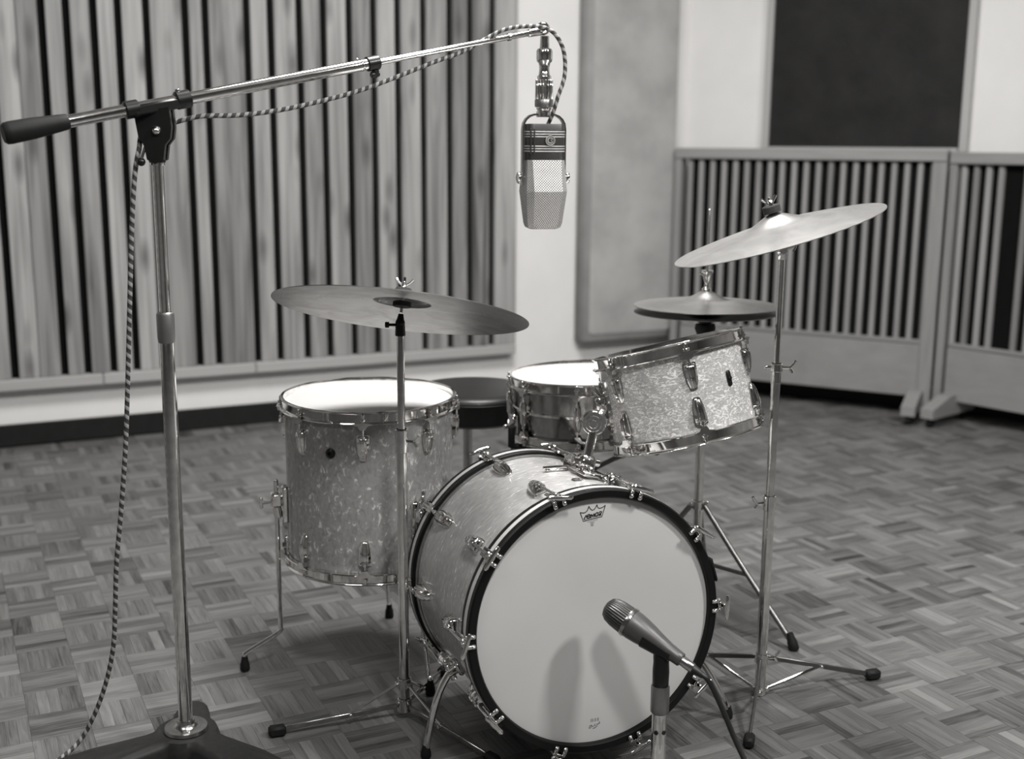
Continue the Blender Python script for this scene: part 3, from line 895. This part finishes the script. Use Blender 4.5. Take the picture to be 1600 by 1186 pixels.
def flat_stand(t, c, feet, hubz, lowz, meet, mat, leg_w=.011, up=False):
    """three flat legs with braces"""
    for k, (fx, fy) in enumerate(feet):
        d = Vector((fx - c[0], fy - c[1], 0)); L = d.length; a = math.degrees(math.atan2(d.y, d.x))
        W = T(c[0], c[1], 0) @ RZ(a)
        z0 = hubz if up else lowz
        lg = MB()
        p, q = Vector((.016, 0, z0)), Vector((L - .02, 0, .015))
        Wl = frame(p, q - p, (0, 1, 0))
        lg.box((0, 0, (q - p).length / 2), (.006, leg_w, (q - p).length), M=Wl, ch=.0015) if False else lg.box((0, 0, (q - p).length / 2), (.006, leg_w, (q - p).length), M=Wl, ch=.0015)
        l = part(lg, 'leg', mat, t, W)
        ft_ = MB().box((0, 0, 0), (.036, .022, .022), ch=.005, M=frame((L - .006, 0, .0125), (0, .0, 1)))
        part(ft_, 'rubber_foot', M_RUBBER, l, W)
        m = p + (q - p) * meet
        bz = lowz if up else hubz
        b = MB().tube([(.014, 0, bz), (m.x, 0, m.z + (.0 if up else .004))], .0036, 8)
        b.cyl((m.x, -.008, m.z), (m.x, .008, m.z), .0042, seg=10)
        b.cyl((.015, -.007, bz), (.015, .007, bz), .005, seg=10)
        part(b, 'brace', M_CHROME, l, W)
def collar(mb, z, r, h, wing=None):
    mb.lathe([(r * .8, z - h / 2), (r, z - h / 2 + .002), (r, z + h / 2 - .002), (r * .8, z + h / 2)], 24)
    if wing is not None:
        a = rad(wing); d = Vector((math.cos(a), math.sin(a), 0))
        mb.cyl(d * r * .8 + V(0, 0, z), d * (r + .018) + V(0, 0, z), .0035, seg=8)
        mb.tube([d * (r + .014) + V(0, 0, z), d * (r + .022) + V(0, 0, z + .008), d * (r + .026) + V(0, 0, z + .016)], .0034, 8)
        mb.tube([d * (r + .014) + V(0, 0, z), d * (r + .020) + V(0, 0, z - .010)], .0034, 8)

# ride, seen from below
RC = Vector((-.2208, 2.34, .8784)); rnorm = Vector((.095, .315, 1)).normalized()
WR = frame(RC, rnorm, (1, 0, 0))
top(cymbal_mb(.256, .020, .058, .020, sharp=True), 'ride_cymbal', M_RIDE, 'wide dark cymbal seen from below, over the floor tom', 'cymbal', WR @ T(0, 0, -.008))
RS = (-.2235, 2.334)
rs = thing('cymbal_stand', 'slim chrome stand in front of the floor tom, carrying the wide dark cymbal', 'stand', (RS[0], RS[1], 0))
Wr = T(RS[0], RS[1], 0)
part(MB().cyl((0, 0, .015), (0, 0, .63), .0108, seg=20), 'lower_tube', M_CHROME, rs, Wr)
part(MB().cyl((0, 0, .60), (0, 0, .835), .0078, seg=20), 'upper_tube', M_CHROME, rs, Wr)
mb = MB(); collar(mb, .607, .0135, .050, -20); part(mb, 'height_clamp', M_CHROME, rs, Wr)
for z_, h_ in ((.078, .026), (.030, .030)):
    mb = MB(); collar(mb, z_, .0150, h_); part(mb, 'leg_collar', M_CHROME, rs, Wr)
flat_stand(rs, RS, ((-.484, 2.247), (-.030, 2.136), (-.150, 2.545)), .078, .030, .42, M_STEEL)
Wt = T(RS[0], RS[1], .835)
mb = MB(); mb.cyl((0, 0, -.012), (0, 0, .012), .0105, .0095); mb.ball((0, 0, .014), .0098); mb.cyl((0, 0, .014), Wt.inverted() @ (RC - rnorm * .012), .0088, .0050)
mb.cyl((-.006, 0, .010), (-.024, 0, .010), .0030, seg=8); mb.cyl((-.022, 0, .010), (-.030, 0, .010), .0060, seg=10)
part(mb, 'tilter', M_BLACK, rs, Wt)
mb = MB(); mb.cyl((0, 0, .002), (0, 0, .012), .0185, seg=24, M=WR); part(mb, 'lower_felt', M_FELT, rs)
mb = MB(); mb.cyl((0, 0, .031), (0, 0, .040), .0185, .016, seg=24, M=WR); part(mb, 'upper_felt', M_FELT, rs)
mb = MB(); mb.cyl((0, 0, -.01), (0, 0, .062), .0030, seg=8, M=WR); wing_nut(mb, WR @ T(0, 0, .041) @ RZ(8)); part(mb, 'wing_nut', M_CHROME, rs)

# crash, tilted
CC = Vector((.5482, 2.46, 1.0203)); cn = Vector((math.sin(-.3166), .007, 1)).normalized()
WC = frame(CC, cn, (1, 0, 0))
top(cymbal_mb(.2201, .026, .052, .020), 'crash_cymbal', M_CRASH, 'bright cymbal tilted up to the right on the tall right-hand stand', 'cymbal', WC)
CS = (.557, 2.453)
cs = thing('cymbal_stand', 'tall chrome stand at the right of the kit, under the tilted bright cymbal', 'stand', (CS[0], CS[1], 0))
Wc = T(CS[0], CS[1], 0)
part(MB().cyl((0, 0, .0), (0, 0, .455), .0118, seg=20), 'lower_tube', M_CHROME, cs, Wc)
part(MB().cyl((0, 0, .44), (0, 0, .750), .0098, seg=20), 'middle_tube', M_CHROME, cs, Wc)
part(MB().cyl((0, 0, .72), (0, 0, .985), .0072, seg=20), 'upper_tube', M_CHROME, cs, Wc)
mb = MB(); collar(mb, .445, .0140, .034, 195); part(mb, 'height_clamp', M_CHROME, cs, Wc)
mb = MB(); collar(mb, .742, .0135, .018, -10); mb.cyl((-.006, 0, .742), (-.020, 0, .742), .004, seg=8); mb.ball((-.022, 0, .742), .005, 10); collar(mb, .722, .0108, .03)
part(mb, 'height_clamp', M_CHROME, cs, Wc)
mb = MB(); collar(mb, .087, .0155, .022, 10); part(mb, 'leg_collar', M_CHROME, cs, Wc)
mb = MB(); collar(mb, .012, .0135, .018); part(mb, 'leg_collar', M_CHROME, cs, Wc)
flat_stand(cs, CS, ((.486, 2.216), (.838, 2.536), (.36, 2.64)), .087, .012, .52, M_DULL, up=True)
Wt = T(CS[0], CS[1], .985)
mb = MB(); mb.ball((0, 0, .004), .0125); mb.cyl((0, 0, -.016), (0, 0, .002), .0085, .0105); mb.cyl((0, -.012, .004), (0, .012, .004), .009)
mb.cyl((.010, 0, .006), (.026, 0, .010), .003, seg=8); mb.tube([(.022, -.002, .002), (.026, 0, .010), (.028, .002, .018)], .003, 8)
mb.cyl((0, 0, .004), Wt.inverted() @ (CC - cn * .002), .007, .005)
part(mb, 'tilter', M_CHROME, cs, Wt)
mb = MB(); mb.cyl((0, 0, .0465), (0, 0, .062), .0185, seg=24, M=WC); part(mb, 'upper_felt', M_FELT, cs)
mb = MB(); mb.cyl((0, 0, .012), (0, 0, .023), .016, seg=24, M=WC); part(mb, 'lower_felt', M_FELT, cs)
mb = MB(); mb.cyl((0, 0, 0), (0, 0, .078), .0030, seg=8, M=WC); wing_nut(mb, WC @ T(0, 0, .062) @ RZ(20)); part(mb, 'wing_nut', M_CHROME, cs)

# hi-hat
HC = Vector((.478, 2.905, 0)); HZ0 = .812
WH = T(HC.x, HC.y, HZ0) @ Matrix.Rotation(rad(-.3), 4, 'Y') @ Matrix.Rotation(rad(-.7), 4, 'X')
top(cymbal_mb(.1775, .018, .042, .020), 'hi_hat_cymbal', M_HAT, 'upper bronze cymbal of the closed hi-hat pair', 'cymbal', WH @ T(0, 0, .001))
top(cymbal_mb(.1775, .014, .042, .016), 'hi_hat_cymbal', M_RIDE, 'lower cymbal of the hi-hat pair, facing down', 'cymbal', WH @ T(0, 0, -.017) @ Matrix.Rotation(PI, 4, 'X'))
hs = thing('hi_hat_stand', 'chrome hi-hat stand with folding legs, behind the rack tom', 'stand', tuple(HC))
Wq = T(*HC)
part(MB().cyl((0, 0, .06), (0, 0, .50), .0118, seg=20), 'lower_tube', M_CHROME, hs, Wq)
part(MB().cyl((0, 0, .48), (0, 0, .752), .0090, seg=20), 'upper_tube', M_CHROME, hs, Wq)
part(MB().cyl((0, 0, .74), (0, 0, 1.045), .0030, seg=10).ball((0, 0, 1.045), .0035, 10), 'pull_rod', M_CHROME, hs, Wq)
mb = MB(); collar(mb, .49, .0145, .03, 30); part(mb, 'height_clamp', M_CHROME, hs, Wq)
mb = MB(); mb.lathe([(0, .738), (.020, .740), (.026, .754), (.024, .765), (0, .765)], 28); part(mb, 'cymbal_seat', M_RUBBER, hs, Wq)
mb = MB(); mb.lathe([(.004, .846), (.0125, .846), (.0125, .853), (.007, .858), (.0065, .868), (.0095, .880), (.0155, .896), (.0150, .899), (.004, .899)], 24)
mb.cyl((-.012, -.004, .890), (-.022, -.006, .893), .003, seg=8); part(mb, 'clutch', M_CHROME, hs, Wq)
part(MB().cyl((0, 0, .834), (0, 0, .847), .014, seg=20), 'clutch_felt', M_FELT, hs, Wq)
mb = MB(); collar(mb, .300, .0165, .024); mb.ball((.020, -.004, .305), .008, 12); mb.ball((-.020, -.004, .302), .008, 12); part(mb, 'leg_collar', M_CHROME, hs, Wq)
part(MB().box((0, -.02, .03), (.06, .10, .022), ch=.005).cyl((0, 0, .0), (0, 0, .065), .014), 'foot_frame', M_STEEL, hs, Wq)
for a in (-45.5, 75, 195):
    W = Wq @ RZ(a)
    lg = MB(); lg.tube(smooth_path([(.020, 0, .300), (.140, 0, .172), (.262, 0, .050), (.296, 0, .014)], 5), .0070, 10)
    l = part(lg, 'leg', M_DULL, hs, W); part(rubber_foot((.302, 0, 0), (-.32, 0, .8), .044, .0105), 'rubber_foot', M_RUBBER, l, W)
    br = MB(); br.tube([(.012, 0, .150), (.158, 0, .153)], .0055, 8); part(br, 'brace', M_DULL, l, W)

# ------------------------------------------------------------------ drum stool
stl = thing('drum_stool', 'round black padded drum stool half hidden behind the floor tom', 'stool', (-.104, 3.15, 0))
Wz = T(-.104, 3.15, 0)
mb = MB(); mb.lathe([(0, .470), (.150, .470), (.163, .478), (.165, .492), (.166, .528), (.168, .533), (.167, .540), (.158, .549), (.135, .553), (0, .556)], 64); part(mb, 'seat', M_VINYL, stl, Wz)
mb = MB(); mb.lathe([(.1655, .531), (.169, .533), (.1655, .535)], 64); part(mb, 'piping', M_BLACK, stl, Wz)
part(MB().cyl((-.016, 0, .12), (-.016, 0, .474), .0125).cyl((-.016, 0, .25), (-.016, 0, .29), .017), 'post', M_STEEL, stl, Wz)
part(MB().box((-.01, 0, .463), (.09, .05, .016), ch=.004), 'seat_clamp', M_BLACK, stl, Wz)
for a in (40, 160, 280):
    W = Wz @ T(-.016, 0, 0) @ RZ(a)
    l = part(MB().tube([(.014, 0, .27), (.23, 0, .02)], .008, 10).tube([(.012, 0, .14), (.12, 0, .148)], .005, 8), 'leg', M_STEEL, stl, W)
    part(rubber_foot((.236, 0, 0), (-.6, 0, .7), .035), 'rubber_foot', M_RUBBER, l, W)

# ------------------------------------------------------------------ boom stand on the left
BS = (-.653, 2.207)
bs = thing('boom_microphone_stand', 'large chrome boom stand with cast dark base, leftmost in the scene', 'stand', (BS[0], BS[1], 0))
Wm = T(BS[0], BS[1], 0)
out = []
N = 72
lobes = ((98, .150, 22), (-34, .30, 17), (-146, .30, 17))
def base_r(deg):
    r = .066
    for a, L, w in lobes:
        d = (deg - a + 180) % 360 - 180
        r = max(r, .066 + (L - .066) * math.exp(-(abs(d) / w) ** 2.2 ))
    return r
rings = []
for z, k, in ((0, .97), (.004, 1.0), (.018, 1.0), (.026, .965)):
    rings.append([(base_r(360 * i / N) * k * math.cos(2 * PI * i / N), base_r(360 * i / N) * k * math.sin(2 * PI * i / N), z) for i in range(N)])
rings.append([(.060 * math.cos(2 * PI * i / N), .060 * math.sin(2 * PI * i / N), .036) for i in range(N)])
mb = MB(); mb.loft(rings); part(mb, 'cast_base', M_IRON, bs, Wm, 60)
mb = MB(); mb.lathe([(.0, .034), (.040, .034), (.044, .038), (.042, .044), (.034, .046), (.024, .046), (.021, .050), (.018, .052), (.0165, .058), (0, .058)], 36); part(mb, 'base_flange', M_STEEL, bs, Wm)
part(MB().cyl((0, 0, .05), (0, 0, .85), .0140, seg=28), 'lower_tube', M_CHROME, bs, Wm)
part(MB().cyl((0, 0, .84), (0, 0, 1.165), .0108, seg=28), 'upper_tube', M_CHROME, bs, Wm)
mb = MB(); mb.lathe([(.012, .826), (.0150, .828), (.0165, .838), (.0168, .880), (.0155, .884), (.012, .886)], 32); part(mb, 'clutch', M_KNURL, bs, Wm)
b0 = Vector((-.8658, 2.05, 1.2133)); b1 = Vector((-.6469, 2.205, 1.2661)); b3 = Vector((.052, 2.685, 1.4415))
def on_boom(x):                 # a point of the boom's straight axis, bent to pass both ends
    if x < b1.x: t = (x - b1.x) / (b0.x - b1.x); return b1.lerp(b0, t)
    return b1.lerp(b3, (x - b1.x) / (b3.x - b1.x))
bdir = (b3 - b1).normalized()
def boom(x): return b1 + bdir * ((x - b1.x) / bdir.x)
hl = boom(-.868); hr = boom(-.778)
mb = MB(); L = (hr - hl).length
mb.lathe([(0, 0), (.0150, 0), (.0185, .004), (.0195, .012), (.0185, .05), (.0150, .095), (.0138, L - .003), (.0128, L), (0, L)], 28, frame(hl, bdir)); part(mb, 'grip', M_RUBBER, bs)
part(MB().cyl(boom(-.79), boom(-.292), .0113, seg=24), 'boom_tube', M_CHROME, bs)
part(MB().cyl(boom(-.30), boom(.052), .0062, seg=20), 'inner_boom_tube', M_CHROME, bs)
Wb = frame(b1, bdir, (0, 0, 1))            # x up across the boom, z along it
Wb = frame(b1, bdir, Vector((0, 0, 1)))
mb = MB()
mb.cyl((0, 0, -.062), (0, 0, -.036), .0160, seg=24, M=Wb); mb.cyl((0, 0, .034), (0, 0, .062), .0165, seg=24, M=Wb)
mb.box((-.004, 0, 0), (.020, .030, .10), ch=.004, M=Wb)
part(mb, 'boom_sleeve', M_BLACK, bs)
mb = MB(); mb.cyl((.0152, 0, .042), (.020, 0, .042), .0045, seg=10, M=Wb); part(mb, 'sleeve_screw', M_STEEL, bs)
mb = MB()
Wp = T(BS[0], BS[1], 1.2155)
out = [(-.034, .036), (.030, .046), (.033, .010), (.030, -.010), (.020, -.022), (.016, -.048), (0, -.056), (-.014, -.048), (-.018, -.024), (-.028, -.006)]
for y0, y1 in ((-.017, -.006), (.006, .017)):
    mb.loft([[(x, y, z) for x, z in out] for y in (y0, y1)], Wp)
mb.box((0, 0, .012), (.036, .02, .05), ch=.004, M=Wp)
part(mb, 'swivel_clamp', M_BLACK, bs)
mb = MB(); mb.lathe([(0, .0095), (.004, .0085), (.0078, .004), (.0085, 0), (0, 0)][::-1], 20, Wp @ T(.006, -.017, .004) @ frame((0, 0, 0), (0, -1, 0))); part(mb, 'pivot_bolt', M_CHROME, bs)
mb = MB(); mb.cyl((0, 0, -.054), (0, 0, -.036), .0150, seg=24, M=Wp); mb.cyl((0, 0, -.04), (0, 0, .0), .013, seg=20, M=Wp); part(mb, 'swivel_post', M_BLACK, bs)
mb = MB(); mb.cyl((0, 0, -.058), (0, 0, -.053), .0135, seg=24, M=Wp); part(mb, 'tube_ring', M_CHROME, bs)
mb = MB(); mb.tube([(-.010, -.012, -.005), (-.024, -.016, -.046)], .0028, 8, M=Wp); lv = part(mb, 'lever', M_STEEL, bs)
mb = MB(); mb.ball((-.025, -.016, -.052), .0078, 16, M=Wp); part(mb, 'lever_knob', M_BLACK, lv)
Wk = frame(boom(-.2845), bdir, Vector((0, 0, 1)))
mb = MB(); mb.cyl((0, 0, -.014), (0, 0, .014), .0145, seg=24, M=Wk); mb.box((-.019, 0, .003), (.016, .014, .014), ch=.004, M=Wk); mb.cyl((-.024, 0, .003), (-.024, -.014, .003), .0055, seg=12, M=Wk); mb.cyl((-.022, 0, -.008), (-.022, 0, .010), .006, seg=12, M=Wk); part(mb, 'boom_collar', M_BLACK, bs)
mb = MB(); mb.lathe([(.0107, -.004), (.0122, -.002), (.0122, .002), (.0107, .004)], 24, frame(boom(-.305), bdir)); mb.ball(boom(-.312) + V(0, -.004, .0125), .003, 8); part(mb, 'tube_ring', M_CHROME, bs)
mb = MB(); mb.lathe([(.006, -.004), (.0082, -.003), (.0082, .003), (.006, .004)], 20, frame(boom(-.012), bdir)); part(mb, 'tube_ring', M_STEEL, bs)
be = boom(.0625)
mb = MB(); mb.ball(be + V(0, 0, .004), .0148, 20); mb.cyl(boom(.03), be, .0085, .0100, seg=16); mb.cyl(be + V(0, -.016, .006), be + V(0, .016, .006), .010, seg=16); part(mb, 'boom_end_knuckle', M_CHROME, bs)

# ------------------------------------------------------------------ ribbon microphone hanging from the boom
MX, MY = be.x - .000, be.y
RM = Vector((MX + .004, MY, 1.0126))
YM = 15.0
rm = thing('ribbon_microphone', 'large ribbon microphone in a yoke, hanging from the end of the boom', 'microphone', tuple(RM), YM)
WMc = T(*RM) @ RZ(YM)          # x across, -y is the front
def ring8(w, d, z, c=.32, yo=0):
    w, d = w / 2, d / 2; cx, cy = w * (1 - c), d * (1 - c * 1.0)
    return [(w, cy + yo, z), (cx, d + yo, z), (-cx, d + yo, z), (-w, cy + yo, z), (-w, -cy + yo, z), (-cx, -d + yo, z), (cx, -d + yo, z), (w, -cy + yo, z)]
def ringr(w, d, r, z, n=5): return [(x, y, z) for x, y in rr(w, d, r, n)]
mb = MB(); mb.loft([ringr(.082, .056, .012, .150), ringr(.086, .060, .014, .153), ringr(.086, .060, .014, .2285), ringr(.083, .057, .013, .2315)]); part(mb, 'body', M_MICBODY, rm, WMc)
mb = MB()
mb.loft([ring8(.058, .034, .000, .3), ring8(.074, .046, .004, .3), ring8(.081, .052, .014, .3), ring8(.093, .092, .084, .3), ring8(.085, .060, .153, .22)], cap1=True)
mb.uv = [[(u, v) for u, v in q] for q in mb.uv]
part(mb, 'grille', M_GRILLE, rm, WMc, 20)
mb = MB()
for z in (.2145, .2090, .2035, .1830, .1775, .1720):
    mb.loft([ringr(.0872, .0612, .0146, z - .0011), ringr(.0886, .0626, .0152, z), ringr(.0872, .0612, .0146, z + .0011)], cap0=False, cap1=False)
part(mb, 'chrome_bands', M_SILVER, rm, WMc)
mb = MB()
mb.box((-.0300, -.0312, .193), (.0035, .0022, .056), ch=.0006); mb.box((-.0375, -.0285, .193), (.0030, .006, .056), ch=.0006)
part(mb, 'band_strap', M_MICBODY, rm, WMc)
Wbg = WMc @ T(.006, -.0316, .1955) @ frame((0, 0, 0), (0, -1, 0), (1, 0, 0))
mb = MB(); mb.lathe([(0, 0), (.0112, 0), (.0112, .0016), (0, .0016)], 28, Wbg); bg = part(mb, 'badge', M_MICBODY, rm)
mb = MB(); mb.lathe([(.0090, .0016), (.0095, .0032), (.0108, .0032), (.0112, .0016)], 28, Wbg); mb.lathe([(.0068, .0016), (.0070, .0024), (.0076, .0024), (.0078, .0016)], 28, Wbg)
mb.tube([(.0045 * math.cos(rad(a)) - .0008, .0052 * math.sin(rad(a)), .0022) for a in range(60, 301, 20)], .0010, 6, M=Wbg)
mb.tube([(.0014, .0055, .0022), (.0044, .0030, .0022), (.0012, .0002, .0022), (.0046, -.0028, .0022), (.0012, -.0056, .0022)], .0010, 6, M=Wbg)
part(mb, 'badge_emblem', M_SILVER, bg)
# yoke
mb = MB(); yk = .0485; hy = .252
path = [(-yk, .098), (-yk, .150), (-yk, hy - .032)] + [(-yk + .030 - .030 * math.cos(rad(a)), hy - .030 + .030 * math.sin(rad(a))) for a in (20, 40, 60, 80)]
path += [(0, hy)] + [(-x, z) for x, z in path[::-1]]
W2 = .007
rings = []
for i, (x, z) in enumerate(path):
    a = Vector(path[max(i - 1, 0)]); b = Vector(path[min(i + 1, len(path) - 1)]); t = (b - a).normalized(); n = Vector((-t.y, t.x)) * .0022
    rings.append([(x + n.x, -W2, z + n.y), (x + n.x, W2, z + n.y), (x - n.x, W2, z - n.y), (x - n.x, -W2, z - n.y)])
mb.loft(rings); yo = part(mb, 'yoke', M_CHROME, rm, WMc)
for s in (-1, 1):
    mb = MB(); F = WMc @ frame((s * (yk + .001), 0, .1135), (s, 0, 0))
    mb.lathe([(0, -.008), (.0050, -.008), (.0060, .002), (.0060, .003), (.0125, .003), (.0135, .006), (.0120, .010), (.005, .0125), (0, .0125)], 24, F)
    part(mb, 'yoke_knob', M_CHROME, yo)
# connector column above the yoke, lathe in metres above the mic's foot
def seg(nm, pr, mat, n=28): 
    mb = MB(); mb.lathe(pr, n); return part(mb, nm, mat, rm, T(RM.x, RM.y, RM.z))
zt = be.z - RM.z
seg('stand_thread', [(0, .246), (.0165, .246), (.0165, .258), (.0140, .260), (.0165, .264), (.0165, .270), (0, .270)], M_CHROME)
seg('knurled_ring', [(0, .268), (.0195, .268), (.0205, .271), (.0205, .283), (.0190, .285), (0, .285)], M_KNURL)
mb = MB()
for k in range(18):
    F = RZ(20 * k)
    mb.box((.0165, 0, .3055), (.006, .0040, .042), ch=.001, M=F)
mb.lathe([(0, .284), (.0165, .284), (.0165, .327), (0, .327)], 28)
part(mb, 'fluted_barrel', M_CHROME, rm, T(*RM))
seg('neck', [(0, .326), (.0150, .326), (.0155, .334), (.0120, .338), (.0110, .352), (.0125, .362), (.0165, .366), (.0175, .372), (.0175, .388), (.0150, .393), (.0105, .394), (.0095, zt - .012), (0, zt - .012)], M_CHROME)

# cable of the ribbon microphone
cb = [(RM.x + .010, RM.y - .004, RM.z + .232), (RM.x + .020, RM.y - .020, RM.z + .256), (RM.x + .030, RM.y - .026, RM.z + .290), (RM.x + .044, RM.y - .018, RM.z + .335),
      (RM.x + .042, RM.y - .014, RM.z + .385), (RM.x + .024, RM.y - .022, zt + RM.z - .012), (be.x + .002, be.y - .024, be.z + .004), (boom(.025).x, boom(.025).y - .018, boom(.025).z + .014), (boom(-.02).x, boom(-.02).y - .014, boom(-.02).z + .016)]
for x, dz in ((-.06, .006), (-.11, -.012), (-.17, -.022), (-.24, -.036), (-.31, -.048), (-.38, -.053), (-.45, -.054), (-.52, -.048), (-.58, -.036)):
    p = boom(x); cb.append((p.x, p.y + (.0 if dz > -.03 else .004), p.z + dz))
cb += [(-.625, 2.245, 1.236)]
def_floor = [(-.6822, 2.235, 1.2186), (-.6839, 2.2, 1.1839), (-.6931, 2.2, 1.1435), (-.7017, 2.2, 1.0737), (-.7093, 2.2, .9912), (-.7190, 2.2, .8712), (-.7289, 2.2, .7485), (-.7403, 2.2, .6232), (-.7562, 2.2, .4952), (-.7710, 2.2, .3906), (-.7790, 2.2, .2977), (-.7875, 2.2, .2168), (-.8060, 2.2, .1416), (-.8333, 2.195, .0700), (-.8620, 2.18, .020), (-.890, 2.13, .0050), (-.93, 2.04, .0046), (-1.0, 1.93, .0046)]
cb += def_floor
top(MB().tube(smooth_path(cb, 10), .0045, 10), 'microphone_cable', M_TWIST, 'striped braided cable running from the hanging microphone along the boom to the floor', 'cable')
# ------------------------------------------------------------------ small microphone at the bass drum
tip = Vector((0.1784, 2.0840, 0.3571)); end = Vector((0.3408, 1.9850, 0.2691))
ax = (end - tip).normalized(); LM = (end - tip).length
WD = frame(tip, ax, (0, 0, 1))              # z runs from the grille to the cable
dm = thing('dynamic_microphone', 'small grey handheld-shaped microphone aimed at the bass drum head', 'microphone', tuple(tip))
mb = MB(); mb.lathe([(0, 0), (.010, .0008), (.0185, .005), (.0235, .013), (.0262, .026), (.0272, .046), (.0268, .0500), (0, .0500)], 48, WD); gr = part(mb, 'ribbed_grille', M_RIBBED, dm)
mb = MB(); mb.lathe([(.026, .0485), (.0288, .0495), (.0292, .0530), (.0288, .0565), (.026, .0575)], 48, WD); part(mb, 'chrome_band', M_STEEL, dm)
mb = MB(); mb.lathe([(.0270, .0565), (.0272, .064), (.0258, .080), (.0225, .100), (.0180, .122), (.0148, .142), (.0135, .160), (.0132, .1690), (.0120, .1705), (0, .1705)], 40, WD); part(mb, 'body', M_PEWTER, dm)
mb = MB(); mb.lathe([(0, .170), (.0092, .170), (.0095, .172), (.0095, .194), (.0085, .1955), (0, .1955)], 28, WD); part(mb, 'plug_sleeve', M_STEEL, dm)
PX = Vector((.2763, 2.0220, 0))
sm = thing('short_microphone_stand', 'short chrome stand on a round dark base in front of the bass drum', 'stand', tuple(PX))
Wp2 = T(*PX)
mb = MB(); mb.lathe([(0, 0), (.125, 0), (.128, .004), (.124, .013), (.090, .022), (.040, .028), (.030, .036), (0, .036)], 56); part(mb, 'round_base', M_IRON, sm, Wp2)
Wp2 = T(PX.x, PX.y, -.006)
part(MB().cyl((0, 0, .03), (0, 0, .20), .0135, seg=28), 'tube', M_CHROME, sm, Wp2)
mb = MB(); mb.lathe([(0, .180), (.0150, .180), (.0172, .183), (.0172, .231), (.0160, .2345), (.012, .2345), (0, .2345)], 32); part(mb, 'clutch', M_KNURL, sm, Wp2)
for a in (-120, -55):
    F = Wp2 @ RZ(a) @ T(.0132, 0, .145)
    part(MB().cyl((-.002, 0, 0), (.0016, 0, 0), .0045, seg=12), 'set_screw', M_BLACK, sm, F)
mc = MB()
cen = tip + ax * .128
mc.lathe([(.0125, .233), (.0150, .236), (.0155, .262), (.0145, .280), (.0150, .292), (.0120, .302), (0, .304)][::1], 24)
cl = part(mc, 'clip_socket', M_BLACK, sm, Wp2)
mc = MB()
WX = frame(tip + ax * .105, ax, (0, 0, 1))
N2 = 14
def arcring(z, ri, ro, a0=75, a1=285):
    o = [(ro * math.cos(rad(a0 + (a1 - a0) * k / N2)), ro * math.sin(rad(a0 + (a1 - a0) * k / N2)), z) for k in range(N2 + 1)]
    i_ = [(ri * math.cos(rad(a0 + (a1 - a0) * k / N2)), ri * math.sin(rad(a0 + (a1 - a0) * k / N2)), z) for k in range(N2, -1, -1)]
    return o + i_
mc.loft([arcring(-.012, .0226, .0256), arcring(.012, .0190, .0222), arcring(.045, .0143, .0178)], WX)
sock = Vector((PX.x, PX.y, .280))
mc.tube([sock, tip + ax * .128 - WX.to_3x3() @ Vector((.018, 0, 0))], [.0125, .009], 12)
mc.cyl(sock + Vector((-.014, 0, 0)) - Vector((0, .0, .008)), sock + Vector((.012, 0, -.008)), .0055, seg=12)
part(mc, 'clip', M_BLACK, cl)
bt = MB(); bt.lathe([(0, .1945), (.0080, .1945), (.0082, .198), (.0058, .216), (.0048, .218), (0, .218)], 20, WD)
lead = [tip + ax * .212, tip + ax * .225, Vector((.366, 1.985, .240)), Vector((.388, 1.982, .193)), Vector((.410, 1.972, .142)), Vector((.440, 1.945, .085)), Vector((.478, 1.895, .030)), Vector((.53, 1.82, .0062)), Vector((.60, 1.70, .0060)), Vector((.62, 1.5, .0060))]
bt.tube(smooth_path(lead, 8), .0050, 10)
top(bt, 'microphone_lead', M_CORD, 'thin black cable hanging from the small microphone to the floor', 'cable')
